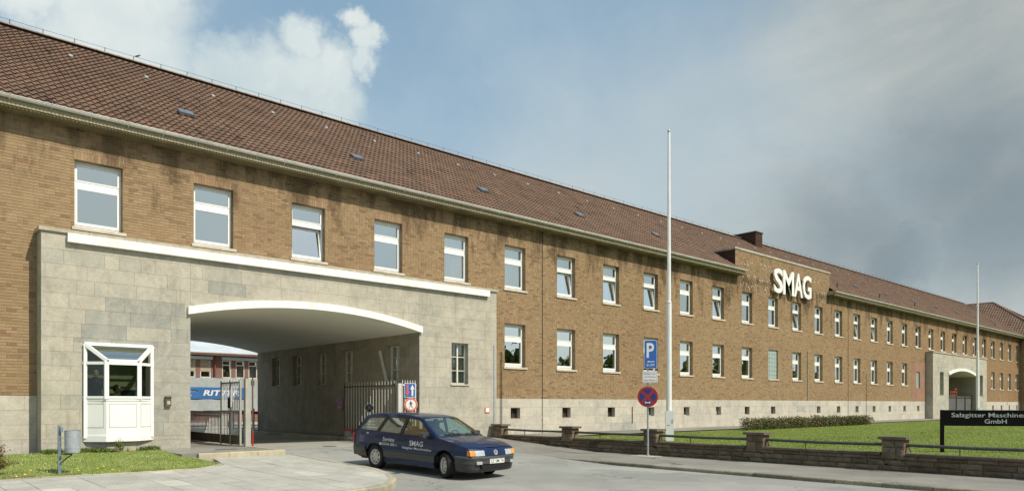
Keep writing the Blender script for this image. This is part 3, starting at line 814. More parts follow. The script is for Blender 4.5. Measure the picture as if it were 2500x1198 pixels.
# white beam across the first portal
g = G(); g.box(4.20, 19.33, DP-.14, DP-.004, 5.775, 6.015); g.build('white_beam', 'white_plaster', p1)
# passage walls
PWIN = [(35.25, 36.25, 1.0, 2.42), (32.8, 33.8, 1.15, 2.7), (30.3, 31.3, 1.45, 3.0), (27.9, 28.9, 1.75, 3.3), (24.2, 25.2, 2.30, 3.72)]
PWIN = [(a, b, 2.25, 3.70) for (a, b, c, d) in PWIN]
PWIN[0] = (35.3, 36.2, .93+1.345, 2.35+1.345)
for pi, P in enumerate(PA):
    root = part('passage', bld)
    g = G(); r_ = G()
    holed_wall(g, DP+.02, YB, -.4, 4.12, P[3]+.012, PWIN if pi == 0 else [], 'Y', .28, r_)
    g.build('passage_wall', 'joint', root); g = G()
    holed_wall(g, DP+.02, YB, -.4, 4.12, P[2]-.012, [], 'Y')
    g.build('passage_wall', 'joint', root)
    if pi == 0:
        for h in PWIN:
            r_ = G(); tmp = G(); holed_wall(tmp, h[0]-.1, h[1]+.1, h[2]-.1, h[3]+.1, P[3]+.004, [h], 'Y', .28, r_); r_.build('reveal', 'stone_passage', root)
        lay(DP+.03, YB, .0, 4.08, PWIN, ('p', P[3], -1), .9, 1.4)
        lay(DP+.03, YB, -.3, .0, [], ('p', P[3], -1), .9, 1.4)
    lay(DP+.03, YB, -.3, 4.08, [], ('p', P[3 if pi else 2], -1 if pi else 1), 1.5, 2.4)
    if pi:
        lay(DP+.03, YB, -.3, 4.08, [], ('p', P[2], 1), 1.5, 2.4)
lay(XL, 3.60, -.02, ZPL-.004, plinth_holes, ('f', D-.004), .8, 1.2)
lay(19.80, 72.2, .0, ZPL-.004, plinth_holes, ('f', D-.004), .8, 1.25)
lay(88.5, XE, .0, ZPL-.004, plinth_holes, ('f', D-.004), .8, 1.25)
def slab_geo(g, poly, plane, t, th=.014, gap=.0025):
    cx = sum(p[0] for p in poly)/len(poly); xs_ = [p[0] for p in poly]; zs_ = [p[1] for p in poly]
    x0, x1, z0, z1 = min(xs_), max(xs_), min(zs_), max(zs_)
    pts = []
    for (a, c) in poly:
        a2 = a+gap if a-x0 < 1e-6 else (a-gap if x1-a < 1e-6 else a)
        c2 = c-gap if z1-c < 1e-6 else c+gap
        pts.append((a2, c2))
    n = len(pts)
    if plane[0] == 'f': f0 = lambda a, c: (a, plane[1], c); b0 = lambda a, c: (a, plane[1]+th, c)
    else:
        s = plane[2]; f0 = lambda a, c: (plane[1], a, c); b0 = lambda a, c: (plane[1]-s*th, a, c)
    fr = [f0(*p) for p in pts]; bk = [b0(*p) for p in pts]
    g.add(fr+bk, [tuple(range(n))] + [(i, n+i, n+(i+1) % n, (i+1) % n) for i in range(n)], t)
def sl_parent(pl_): return None
def sl_key(s):
    poly, plane, t, q = s
    a = (q[0]+q[1])/2; zc = (q[2]+q[3])/2
    pos = Vector((a, plane[1], zc)) if plane[0] == 'f' else Vector((plane[1], a, zc))
    rel = pos-Vector((0, 0, CZ)); Z = rel.x*CS+rel.y*SN; u = (rel.x*SN-rel.y*CS)/max(Z, .1)
    if Z < 1 or abs(u) > .74: return 0
    nrm = Vector((0, -1, 0)) if plane[0] == 'f' else Vector((plane[2], 0, 0))
    f = -rel.normalized().dot(nrm)
    return (q[1]-q[0])*(q[3]-q[2])*max(f, 0)/rel.length**2
SL.sort(key=sl_key, reverse=True)
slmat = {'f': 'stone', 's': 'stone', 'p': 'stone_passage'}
rest = {}
slab_home = part('stone_cladding', bld)
for i, s in enumerate(SL):
    poly, plane, t, q = s
    mt = slmat[plane[0]]
    if plane[0] == 'f' and abs(plane[1]-(D-.004)) < .001: mt = 'plinth_stone'
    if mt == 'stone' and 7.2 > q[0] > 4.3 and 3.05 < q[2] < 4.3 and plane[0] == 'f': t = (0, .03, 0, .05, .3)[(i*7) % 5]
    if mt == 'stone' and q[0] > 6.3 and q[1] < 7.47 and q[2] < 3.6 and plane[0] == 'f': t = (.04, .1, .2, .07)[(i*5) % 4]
    if i < 298: 
        g = G(); slab_geo(g, poly, plane, t); g.build('stone_slab', mt, slab_home)
    else: slab_geo(rest.setdefault(mt, G()), poly, plane, t)
for mt, g in rest.items(): g.build('stone_slabs', mt, slab_home, kind='stuff')
# windows --------------------------------------------------------------
def frame_ring(g, x0, x1, z0, z1, y0, y1, w_):
    l, r, b, t = w_ if isinstance(w_, tuple) else (w_,)*4
    g.box(x0, x0+l, y0, y1, z0, z1); g.box(x1-r, x1, y0, y1, z0, z1)
    g.box(x0+l, x1-r, y0, y1, z0, z0+b); g.box(x0+l, x1-r, y0, y1, z1-t, z1)
TILT = {2, 6, 7, 8, 10, 13, 16, 17}
CURT = {4: 1, 5: 1, 6: .7, 8: .6, 9: 1, 11: 1, 3: 0}
wcache = {}
def win_mesh(h, tilt):
    """meshes relative to the lower-left corner of the opening"""
    k = (round(h, 2), tilt)
    if k in wcache: return wcache[k]
    y0, y1 = .185, .245; tr0 = h*.615; tr1 = h*.705
    f = G(); frame_ring(f, 0.0, WW, 0, h, y0, y1, (.055, .055, .09, .085)); f.box(.055, WW-.055, y0, y1, tr0, tr1)
    s = G(); frame_ring(s, .055, WW-.055, tr1, h-.085, y0-.012, y1-.01, (.045, .045, .035, .045))
    p_up = G(); p_up.quad((.098, y0+.018, tr1+.033), (WW-.098, y0+.018, tr1+.033), (WW-.098, y0+.018, h-.128), (.098, y0+.018, h-.128))
    s2 = G(); p_lo = G()
    frame_ring(s2, .055, WW-.055, .09, tr0, y0-.012, y1-.01, (.05, .05, .085, .05))
    p_lo.quad((.103, y0+.018, .173), (WW-.103, y0+.018, .173), (WW-.103, y0+.018, tr0-.048), (.103, y0+.018, tr0-.048))
    if tilt:
        for gg in (s2, p_lo):
            a = math.radians(7.5)
            gg.v = [(x, y0+(y-y0)*math.cos(a)+(z-.09)*math.sin(a), .09+(z-.09)*math.cos(a)-(y-y0)*math.sin(a)) for x, y, z in gg.v]
    r = [mesh_of(f, 'frame', 'white_paint'), mesh_of(s, 'sash', 'white_paint'), mesh_of(s2, 'sash', 'white_paint'), mesh_of(p_up, 'pane', 'window_glass'), mesh_of(p_lo, 'pane', 'window_glass')]
    wcache[k] = r; return r
g = G(); g.box(-.07, WW+.09, -.06, .185, -.085, 0.0); sill_me = mesh_of(g, 'window_sill', 'sill_stone')
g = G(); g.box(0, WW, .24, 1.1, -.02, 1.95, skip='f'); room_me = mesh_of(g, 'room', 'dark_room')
def curt_mesh(w_, h_):
    g = G(); n = max(6, int(w_*30))
    for k in range(n):
        a = w_*k/n; b = w_*(k+1)/n; ya = .30+.012*math.sin(k*1.9); yb = .30+.012*math.sin((k+1)*1.9)
        g.quad((a, ya, .08), (b, yb, .08), (b, yb, h_-.1), (a, ya, h_-.1))
    return mesh_of(g, 'curtain', 'net_curtain')
cm = {f: curt_mesh(WW*f, 1.9) for f in (1, .7, .35)}
rc = random.Random(5)
def reveal_mesh(w_, h_, d_, mt):
    g = G(); y0 = -.008
    g.quad((0, y0, 0), (0, y0, h_), (0, d_, h_), (0, d_, 0)); g.quad((w_, y0, 0), (w_, d_, 0), (w_, d_, h_), (w_, y0, h_))
    g.quad((0, y0, h_), (w_, y0, h_), (w_, d_, h_), (0, d_, h_)); g.quad((0, y0, 0), (0, d_, 0), (w_, d_, 0), (w_, y0, 0))
    return mesh_of(g, 'reveal', mt)
rev_me = {}
def put_reveal(r, x, z0, z1, w_, d_=.24, mt='brick_side'):
    k = (round(z1-z0, 2), round(w_, 2), mt)
    if k not in rev_me: rev_me[k] = reveal_mesh(w_, z1-z0, d_, mt)
    place(rev_me[k], 'reveal', r, (x, D, z0))
def put_window(x, z0, z1, tilt=False, curt=None, parent=bld, rootname='window'):
    r = part(rootname, parent); base = (x, D, z0)
    me = win_mesh(z1-z0, tilt)
    for nm, m_ in zip(('frame', 'sash', 'sash', 'pane', 'pane'), me):
        place(m_, nm, r, base, (rc.uniform(-.012, .012), 0, rc.uniform(-.006, .006)) if nm == 'pane' and not tilt else None)
    place(sill_me, 'window_sill', r, base)
    put_reveal(r, x, z0, z1, WW)
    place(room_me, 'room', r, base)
    if curt: place(cm[curt], 'curtain', r, (base[0], base[1]+(.12 if tilt else 0), base[2]))
    return r
for i in range(31):
    c = {0: None, 1: None, 2: None, 3: None, 4: 1, 5: 1, 6: .7, 7: .7, 8: 1, 9: .35, 10: None}.get(i, rc.choice([None, .7, .35, 1]))
    put_window(WX(i), *UP, tilt=(i in TILT), curt=c)
for i in lower_ix: put_window(WX(i), *LO, tilt=False, curt=rc.choice([None, None, None, .35]) if i > 8 else None)
stk = G(); stk.box(WX(6)+.11, WX(6)+.36, D+.19, D+.196, 4.40, 4.70); stk.build('sticker', 'sign_white', bld)
for (a, b, c, d) in GB:
    r = part('glass_block_window', bld)
    put_reveal(r, a, c, d, b-a)
    nx = 4; nz_ = int((d-c)/.24)
    for i in range(nx):
        for j in range(nz_):
            g = G(); x0 = a+(b-a)*i/nx+.012; x1 = a+(b-a)*(i+1)/nx-.012; z0 = c+(d-c)*j/nz_+.012; z1 = c+(d-c)*(j+1)/nz_-.012
            g.box(x0, x1, D+.07, D+.15, z0, z1); g.build('glass_block', 'glass_block', r)
    g = G(); g.box(a, b, D+.085, D+.14, c, d); g.build('grid', 'coping', r)
    if a < 60: place(sill_me, 'window_sill', r, (a, D, c))
for (a, b, c, d) in bas:
    r = part('cellar_window', bld)
    put_reveal(r, a, c, d, b-a, .25, 'plinth_stone')
    g = G(); frame_ring(g, a, b, c, d, D+.20, D+.24, .03); g.box((a+b)/2-.012, (a+b)/2+.012, D+.20, D+.24, c, d)
    g.build('frame', 'rust' if rc.random() < .4 else 'old_frame', r)
    g = G(); g.quad((a, D+.23, c), (b, D+.23, c), (b, D+.23, d), (a, D+.23, d)); g.build('pane', 'dark_room' if rc.random() < .6 else 'glass_block', r)
def old_window(x0, x1, z0, z1, y, axis='X', parent=None, cols=2, rows=3, xw=None, open_=False, side=1):
    """casement with glazing bars; axis Y means it sits in a wall facing -X at x=xw"""
    r = part('casement_window', parent); g = G(); pg = G(); rm = G()
    frame_ring(g, x0, x1, z0, z1, 0, .06, .06)
    for k in range(1, cols): xx = x0+(x1-x0)*k/cols; g.box(xx-.035, xx+.035, -.01, .06, z0+.06, z1-.06)
    for k in range(1, rows): zz = z0+(z1-z0)*k/rows; g.box(x0+.06, x1-.06, .01, .05, zz-.015, zz+.015)
    pg.quad((x0, .04, z0), (x1, .04, z0), (x1, .04, z1), (x0, .04, z1))
    rm.box(x0-.1, x1+.1, .07, .8, z0-.1, z1+.1, skip='f')
    cu = G(); cu.quad((x0, .12, z0), (x1, .12, z0), (x1, .12, z1), (x0, .12, z1))
    for gg, nm, mt in ((g, 'frame', 'old_frame'), (pg, 'pane', 'old_glass'), (rm, 'room', 'dark_room'), (cu, 'curtain', 'net_curtain')):
        if nm == 'curtain' and axis == 'Y': continue
        if axis == 'X': gg.v = [(a, y+b, c) for a, b, c in gg.v]
        else: gg.v = [(y+b, a, c) for a, b, c in gg.v]
        gg.build(nm, mt, r)
    return r
old_window(*PW, DP+.18, 'X', p1, 2, 3)
g = G(); g.box(PW[0]-.05, PW[1]+.06, DP-.05, DP+.18, PW[2]-.05, PW[2]); g.build('window_sill', 'sill_stone', p1)
for h in W2: old_window(*h, DP+.28, 'X', p2, 1, 1)
for h in PWIN: old_window(*h, PA[0][3]+.20, 'Y', bld, 2, 3)
# opened casement leaf of the window nearest the street
lf = part('casement_leaf', bld); g = G()
b0 = Vector((15.93, 25.18, 0))
for k, (za, zb) in enumerate(((2.28, 3.50),)):
    top_off = Vector((-.28, .10, 0))
    for dy in (0, .48):
        g.tube([b0+Vector((-.02, dy*.2, za)), b0+top_off+Vector((0, dy*.2, zb))], .03, 4)
g.build('frame', 'old_frame', lf)
# eaves, gutter, roof ----------------------------------------------------
def eaves(x0, x1, name='eaves'):
    r = part(name, bld)
    g = G(); g.box(x0, x1, D-.50, D+.02, 9.18, 9.24); g.build('soffit', 'soffit_paint', r)
    g = G(); g.box(x0, x1, D-.53, D-.50, 9.23, 9.42)
    k = x0
    while k < min(x1, 40): g.box(k, k+.045, D-.540, D-.53, 9.22, 9.30); k += .09
    g.box(x0, x0+.03, D-.53, D+.0, 9.21, 9.52); g.box(x1-.03, x1, D-.53, D+.0, 9.21, 9.52)
    g.build('fascia', 'fascia_wood', r)
    g = G(); n = 7
    pr = [(D-.60+.070*math.cos(PI+PI*k/n)-.002, 9.44+.068*math.sin(PI+PI*k/n)*1.0) for k in range(n+1)]
    for k in range(n):
        a, b = pr[k], pr[k+1]; g.quad((x0-.04, a[0], a[1]), (x1+.04, a[0], a[1]), (x1+.04, b[0], b[1]), (x0-.04, b[0], b[1]))
    g.tube([(x0-.04, D-.672, 9.445), (x1+.04, D-.672, 9.445)], .014, 6)
    for xx in (x0-.04, x1+.04): g.add([(xx, y_, z_) for y_, z_ in pr], [tuple(range(n+1))])
    xx = x0+.5
    while xx < x1: g.tube([(xx, D-.70, 9.47), (xx, D-.60, 9.36), (xx, D-.53, 9.33)], .012, 4); xx += .95
    g.build('gutter', 'gutter_zinc', r, smooth=False)
eaves(XL, 39.9); eaves(52.2, XE+.1)
SLOPE = math.atan2(ZR-9.45, YR-(D-.55)); RU = Vector((0, math.cos(SLOPE), math.sin(SLOPE))); RN = Vector((0, -math.sin(SLOPE), math.cos(SLOPE)))
R0 = Vector((0, D-.55, 9.42)); RLEN = (Vector((0, YR, ZR))-Vector((0, D-.55, 9.45))).length
roof = part('roof', bld)
g = G()
PYY = D+1.6; PZZ = 9.38+(ZR-.05-9.38)*(PYY-D+.55)/(YR-D+.55)
for xa, xb, ya, za_ in ((XL, 39.7, D-.55, 9.38), (39.7, 52.45, PYY, PZZ), (52.45, XE+7, D-.55, 9.38)): g.quad((xa, ya, za_), (xb, ya, za_), (xb, YR, ZR-.05), (xa, YR, ZR-.05))
g.quad((XL, YR, ZR-.05), (XE+7, YR, ZR-.05), (XE+7, YB+.5, 9.38), (XL, YB+.5, 9.38))
g.add([(XL, D-.55, 9.38), (XL, YR, ZR-.05), (XL, YB+.5, 9.38)], [(0, 1, 2)])
g.build('roof_deck', 'roof_felt', roof)
TW = .207; TL = .375
def tile_pts(o, U, V, N, w_=TW, l_=TL):
    """pantile with wave section; o lower-left, U along eave, V up slope, N normal"""
    n = 5; top = []; bot = []; lip = []
    for k in range(n):
        s = k/(n-1); h = .030*math.sin(2*PI*(s+.06))
        top.append(o+U*(w_*s)+V*(l_+.03)+N*(h+.008)); bot.append(o+U*(w_*s)+V*(.022*math.cos(2*PI*s))+N*(h+.052)); lip.append(o+U*(w_*s)+V*(.022*math.cos(2*PI*s)+.012)+N*(h+.014))
    return top, bot, lip
TF = [(i, i+1, 5+i+1, 5+i) for i in range(4)] + [(5+i, 5+i+1, 10+i+1, 10+i) for i in range(4)]
def tiles(x0, x1, origin, U, V, N, length, ok, objs_n=0, seed=3, parent=roof, w_=TW, l_=TL):
    rr = random.Random(seed); rows = int(length/l_); cols_ = int((x1-x0)/w_)
    T = []
    for c in range(cols_):
        for r in range(rows):
            o = origin+U*(x0+c*w_)+V*(r*l_)
            if not ok(o): continue
            T.append(o)
    def key(o): return o.x/max(o.y, .1)
    T.sort(key=key)
    vis_ = [o for o in T if (o.x*SN-o.y*CS)/(o.x*CS+o.y*SN) > -.712] if objs_n else []
    pk = {id(o) for o in vis_[:objs_n]}
    tm = {}
    V_ = []; F_ = []; T_ = []
    for o in T:
        x_, y_ = o.x, o.y
        t = min(.97, max(.1, rr.gauss(.5, .17)))
        q = math.sin(x_*.9+y_*1.7)+math.sin(x_*2.3-y_*.8+1)
        if rr.random() < .012+.10*max(0, q-1.3): t = rr.uniform(.0, .12)
        if rr.random() < .02: t = 1.0
        jig = N*rr.uniform(-.004, .004)
        if id(o) in pk:
            k = round(t*8)/8
            if k not in tm:
                a, b, c_ = tile_pts(Vector((0, 0, 0)), U, V, N, w_, l_); g = G(); g.add(a+b+c_, TF, k); me = mesh_of(g, 'roof_tile', 'roof_tile'); tm[k] = me
            place(tm[k], 'roof_tile', parent, o+jig)
        else:
            a, b, c_ = tile_pts(o+jig, U, V, N, w_, l_); n = len(V_); V_ += [tuple(p) for p in a+b+c_]; F_ += [tuple(n+i for i in f) for f in TF]; T_ += [t]*8
    g = G(); g.v = V_; g.f = F_; g.t = T_
    return g.build('roof_tiles', 'roof_tile', parent, kind='stuff')
VENTS = [8.1+6.5*k for k in range(0, 5)] + [55.0+6.5*k for k in range(0, 8)]
def ok(o):
    if 39.5 < o.x < 52.4 and o.y < 25.0: return False
    return True
tiles(1.5, XE+3.5, R0, Vector((1, 0, 0)), RU, RN, RLEN-.1, ok, 298)
# ridge tiles, lightning wire with its holders
rdg = G(); x = XL
while x < XE+5:
    n = 6; a = []; b = []
    for k in range(n+1):
        t = PI*k/n; a.append((x, YR-.15*math.cos(t), ZR-.035+.085*math.sin(t)+.0)); b.append((x+.41, YR-.135*math.cos(t), ZR-.035+.078*math.sin(t)))
    rdg.add(a+b, [(k, k+1, n+1+k+1, n+1+k) for k in range(n)] + [tuple(range(n+1))]); x += .38
rdg.build('ridge_tiles', 'ridge_tile', roof, kind='stuff')
g = G(); x = 3.9-5
while x < XE: 
    g.tube([(x, YR-.04, ZR+.03), (x, YR-.04, ZR+.20)], .012, 4); g.tube([(x, YR-.04, ZR+.185), (x+1.0, YR-.04, ZR+.185)], .006, 4); x += 1.0
g.build('lightning_wire', 'dark_metal', roof)
def roof_pt(x, y): return R0 + Vector((x, 0, 0)) + RU*((y-R0.y)/RU.y)
for x in VENTS:
    r = part('roof_vent', bld); o = roof_pt(x, 25.35)
    g = G(); g.obox(o+RN*.10, (1, 0, 0), RU, RN, .24, .20, .04); g.build('cover', 'vent_metal', r)
    g = G(); g.obox(o+RN*.05, (1, 0, 0), RU, RN, .21, .18, .05); g.build('curb', 'rust', r)
for k in range(34):
    pale = G()
    x = 5.4+2.42*k
    o = roof_pt(x, 28.8)
    pale.obox(o+RN*.070, (1, 0, 0), RU+RN*.25, RN, .060, .06, .015)
    if k % 3 == 1 and x > 50:
        pale.build('vent_tile', 'galvanised', roof); pale = G(); pale.obox(roof_pt(x, 26.9)+RN*.10, (1, 0, 0), RU, RN, .12, .05, .05)
    pale.build('vent_tile', 'galvanised', roof)
# snow-guard pipes on the far half
g = G()
for x in (55, 63, 71, 96): g.tube([roof_pt(x, 24.0), roof_pt(x, 24.0)+Vector((0, 0, .38))], .045, 6)
g.build('vent_pipe', 'dark_metal', roof)
# parapet with its coping, chimney
par = part('parapet', bld)
g = G(); g.box(39.63, 52.5, D+.004, D+1.75, ZTOP-.1, 10.80, skip='bf'); g.build('parapet_side', 'dark_shade_brick', par)  # darker than the front: side shade painted into the brick colour
g = G(); g.box(39.53, 52.6, D-.06, D+1.9, 10.82, 10.93); g.box(39.58, 52.55, D-.03, D+1.8, 10.78, 10.82); g.build('coping', 'coping', par)
ch = part('chimney', bld)
g = G(); g.box(52.8, 53.85, 29.5, 31.6, 12.5, 15.0, skip='b'); g.build('shaft', 'dark_shade_brick', ch)
g = G(); g.box(52.74, 53.91, 29.44, 31.66, 15.0, 15.08); g.build('cap', 'dark_metal', ch)
# rear wall, gables, interior floors so no light leaks
g = G(); holed_wall(g, XL, XE, -.5, 9.3, YB+.012, pas); g.build('rear_wall', 'brick_far', bld)
g = G(); g.quad((XL, D, -.5), (XL, YB, -.5), (XL, YB, 9.3), (XL, D, 9.3)); g.build('gable_wall', 'brick_side', bld)
g = G()
for P in PA: g.box(P[2]-.3, P[3]+.3, D+1.4, YB-.02, 4.80, 4.9)
g.build('floor_slab', 'joint', bld)
# down pipe strip, cables, tie rods
g = G(); g.box(19.64, 19.71, DP-.022, DP-.003, .0, 3.80); g.build('cover_strip', 'galvanised', bld)
cab = part('lightning_cable', bld)
for x, z0 in ((WX(5)+WW+1.05, 0), (WX(15)+WW+1.0, 0)):
    g = G(); g.tube([(x, D-.035, z0), (x, D-.035, 9.2)], .011, 5)
    zz = .6
    while zz < 9: g.box(x-.015, x+.015, D-.04, D, zz, zz+.05); zz += 1.35
    g.build('cable', 'dark_metal', cab)
g = G(); g.tube([(WX(7)+WW+1.05, D-.03, .35), (WX(7)+WW+1.05, D-.03, 1.2)], .02, 6); g.build('standpipe', 'rust', bld)
g = G(); g.tube([(WX(13)+WW+.9, D-.04, 1.6), (WX(13)+WW+.9, D-.04, 5.0)], .04, 6); g.build('vent_stack', 'fascia_wood', bld)
# reddish render patch next to the far portal
g = G(); g.box(WX(20)-.9, 72.19, D-.016, D-.002, ZPL+.02, 4.6); 
# (leave the window free)
g = G()
for q in rsub((WX(20)-.9, 72.17, ZPL+.02, 5.0), [(WX(20)+.1, WX(20)+1.0, 2.75, 4.2)]): g.box(q[0], q[1], D-.017, D-.001, q[2], q[3], .5, 'k')
simple('pink_render', (.30, .175, .12), (.25, .145, .10), 1.2, .9, .1)
g.build('render_patch', 'pink_render', bld)

# ------------------------------------------------------------ bay window (gatekeeper's booth)
bay = part('bay_window', bld)
X1, X2, YF, A = 4.59, 6.39, 22.43, .482
c0, c1, c2, c3 = (X1, DP), (X1+A, YF), (X2-A, YF), (X2, DP)
ZB0, ZB1, ZSILL, ZTR, ZFT, ZWT = .29, .46, 1.50, 2.48, 2.56, 3.02
def prism(g, pts, z0, z1, tint=.5):
    n = len(pts); g.add([(x, y, z0) for x, y in pts]+[(x, y, z1) for x, y in pts], [tuple(range(n)), tuple(range(n, 2*n))]+[(i, (i+1) % n, n+(i+1) % n, n+i) for i in range(n)], tint)
def ring_pts(off): # offset outwards
    return [(c0[0]-off*.6, DP), (c1[0]-off*.45, YF-off), (c2[0]+off*.45, YF-off), (c3[0]+off*.6, DP)]
g = G(); prism(g, ring_pts(.0), ZB1, ZSILL-.07); g.build('panel_body', 'white_paint', bay)
g = G(); prism(g, ring_pts(.03), ZB0, ZB1); g.build('base_board', 'white_paint', bay)
g = G(); prism(g, ring_pts(-.10), -.1, ZB0); g.build('footing', 'coping', bay)
g = G(); prism(g, ring_pts(.015), ZSILL-.07, ZSILL); g.build('sill_rail', 'white_paint', bay)
def bar(g, p, q, r=.04, up=(0, 0, 1)):
    p = Vector(p); q = Vector(q); d = (q-p); ax = d.normalized(); s = ax.cross(Vector(up))
    if s.length < .05: s = Vector((1, 0, 0))
    g.obox((p+q)/2, ax, s, ax.cross(s), d.length/2, r, r)
fr = G()
for (x, y) in (c1, c2): bar(fr, (x, y+.02, ZSILL-.02), (x, y+.02, ZFT), .055)
for (x, y) in ((c0[0]+.04, DP-.05), (c3[0]-.04, DP-.05)): bar(fr, (x, y, ZB0+.1), (x, y, ZWT), .042)
for a, b in ((c0, c1), (c1, c2), (c2, c3)):
    bar(fr, (*a, ZSILL+.03), (*b, ZSILL+.03), .032)
    bar(fr, (*a, ZTR), (*b, ZTR), .04)
bar(fr, (c1[0], c1[1], ZFT), (c2[0], c2[1], ZFT), .035)
bar(fr, (X1+.02, DP-.03, ZWT), (X2-.02, DP-.03, ZWT), .045)
bar(fr, (X1+.02, DP-.04, ZWT), (c1[0], c1[1], ZFT), .045); bar(fr, (X2-.02, DP-.04, ZWT), (c2[0], c2[1], ZFT), .045)
fr.build('frame', 'white_paint', bay)
mo = G()   # recessed panel mouldings
def moulding(a, b):
    a = Vector(a); b = Vector(b); d = (b-a); L = d.length; d.normalize(); n = Vector((d.y, -d.x)); n = n if n.y < 0 else -n
    o = lambda s, z, e: (a.x+d.x*s+n.x*e, a.y+d.y*s+n.y*e, z)
    for s0, s1, z0, z1 in ((.07, L-.07, .68, .695), (.07, L-.07, 1.34, 1.355), (.07, .082, .68, 1.35), (L-.082, L-.07, .68, 1.35)):
        mo.quad(o(s0, z0, .004), o(s1, z0, .004), o(s1, z1, .004), o(s0, z1, .004))
for a, b in ((c0, c1), (c1, c2), (c2, c3)): moulding(a, b)
mo.build('panel_moulding', 'coping', bay)
gl = G()
for a, b in ((c0, c1), (c1, c2), (c2, c3)):
    g = G(); g.quad((*a, ZSILL), (*b, ZSILL), (*b, ZTR), (*a, ZTR)); g.build('pane', 'booth_glass', bay)
for a, w_ in ((c1, X1), (c2, X2)):
    g = G(); g.add([(w_, DP-.02, ZTR), (a[0], a[1], ZTR), (a[0], a[1], ZFT-.02), (w_, DP-.02, ZWT)], [(0, 1, 2, 3)]); g.build('pane', 'booth_glass', bay)
g = G(); g.quad((c1[0], c1[1], ZFT), (c2[0], c2[1], ZFT), (X2, DP, ZWT), (X1, DP, ZWT)); g.build('roof_pane', 'booth_glass', bay)
g = G()
for t in (.3, .55, .78):
    a = Vector((c1[0], c1[1], ZFT-.06)).lerp(Vector((X1, DP, ZWT-.06)), t); b = Vector((c2[0], c2[1], ZFT-.06)).lerp(Vector((X2, DP, ZWT-.06)), t); bar(g, a, b, .02)
g.build('roller_slat', 'galvanised', bay)
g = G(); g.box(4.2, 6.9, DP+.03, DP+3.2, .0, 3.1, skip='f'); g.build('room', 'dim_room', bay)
g = G(); g.box(4.7, 6.3, DP-.02, DP+.5, 1.40, 1.45); g.box(5.7, 6.1, DP+.3, DP+.6, 1.47, 1.75); g.box(5.0, 5.3, DP+.9, DP+1.3, 1.47, 2.1); g.build('desk', 'seat_cloth', bay)
# intercom and notice
ic = thing('intercom', 'brown wall intercom with pale button on the stone left of the passage', 'intercom', (6.80, DP, 1.26))
g = G(); g.box(6.72, 6.88, DP-.09, DP+.0, 1.27, 1.56); g.box(6.715, 6.885, DP-.12, DP-.02, 1.53, 1.57); g.build('housing', 'gate_brown', ic)
g = G(); g.box(6.76, 6.85, DP-.105, DP-.091, 1.33, 1.43); g.build('button_plate', 'coping', ic)
no = thing('notice', 'small white notice with red border on the stone right of the passage', 'sign', (19.3, DP, 1.0))
g = G(); g.box(19.16, 19.40, DP-.03, DP-.002, .98, 1.20); g.build('border', 'sign_orange_red', no)
g = G(); g.box(19.185, 19.375, DP-.036, DP-.031, 1.005, 1.175); g.build('panel', 'sign_white', no)

# ------------------------------------------------------------ SMAG letters
sm = thing('letter_sign', 'large white three-dimensional letters SMAG mounted on the brick parapet', 'sign', (47.05, D-.3, 9.4))
xl = 43.86
for chh, wd in (('S', 1.22), ('M', 1.54), ('A', 1.26), ('G', 1.30)):
    text_obj(chh, (xl+wd/2, D-.19, 9.37), (0, -1, 0), 1.60, 'white_plaster', sm, width=wd-.05, offset=.018, name='letter', depth=.10)
    xl += wd-.02
g = G()
for x in (44.8, 45.3, 46.2, 46.8, 47.6, 48.3, 49.1, 49.6): g.tube([(x-.5, D, 9.0), (x-.5, D-.19, 9.0)], .015, 5); g.tube([(x-.5, D, 9.8), (x-.5, D-.19, 9.8)], .015, 5)
g.build('bracket', 'dark_metal', sm)

# ------------------------------------------------------------ wing at the far end
wg = thing('wing_building', 'end wing with hipped tile roof at the far right end of the brick range', 'building', (111, 30, 0))
XW0, XW1, YW0, YW1 = XE, XE+14.4, 20.9, 50
g = G()
for q in ((XW0+.01, XW1, YW0, D-.02), (XW0+.01, XW1, D-.02, YW1)): g.box(*q, -.5, 9.3, .5, 'tb')
g.build('wall', 'brick_side', wg)
HZ = 14.75; XM = (XW0+XW1)/2; YH = YW0-.5+7.7
e0, e1 = XW0-.5, XW1+.5
g = G(); ez = 9.42
g.quad((e0, YW0-.5, ez), (XM, YH, HZ-.06), (XM, YW1, HZ-.06), (e0, YW1, ez)); g.quad((e1, YW0-.5, ez), (XM, YH, HZ-.06), (XM, YW1, HZ-.06), (e1, YW1, ez)); g.add([(e0, YW0-.5, ez), (e1, YW0-.5, ez), (XM, YH, HZ-.06)], [(0, 1, 2)])
wr = g.build('roof', 'roof_felt', wg)
Uw = Vector((0, -1, 0)); Vw = Vector((XM-e0, 0, HZ-ez)).normalized(); Nw = Uw.cross(Vw).normalized()
if Nw.z < 0: Nw = -Nw
def okw(o):
    t = (o.x-e0)/(XM-e0)
    if o.y < YW0-.4+t*7.7: return False
    # main roof covers what lies behind its slope
    return True
tiles(-45, -20.4, Vector((e0, 0, ez)), Uw, Vw, Nw, (Vector((XM-e0, 0, HZ-ez))).length-.1, okw, 0, 9, wr, .30, .42)
g = G(); g.tube([(XM, YW1, HZ), (XM, YH, HZ), (e0, YW0-.5, ez+.08)], .13, 7); g.tube([(XM, YH, HZ), (e1, YW0-.5, ez+.08)], .13, 7); g.build('ridge', 'ridge_tile', wg)
g = G(); g.box(e0, XW0, YW0-.5, YW1, 9.2, 9.3); g.build('soffit', 'soffit_paint', wg)

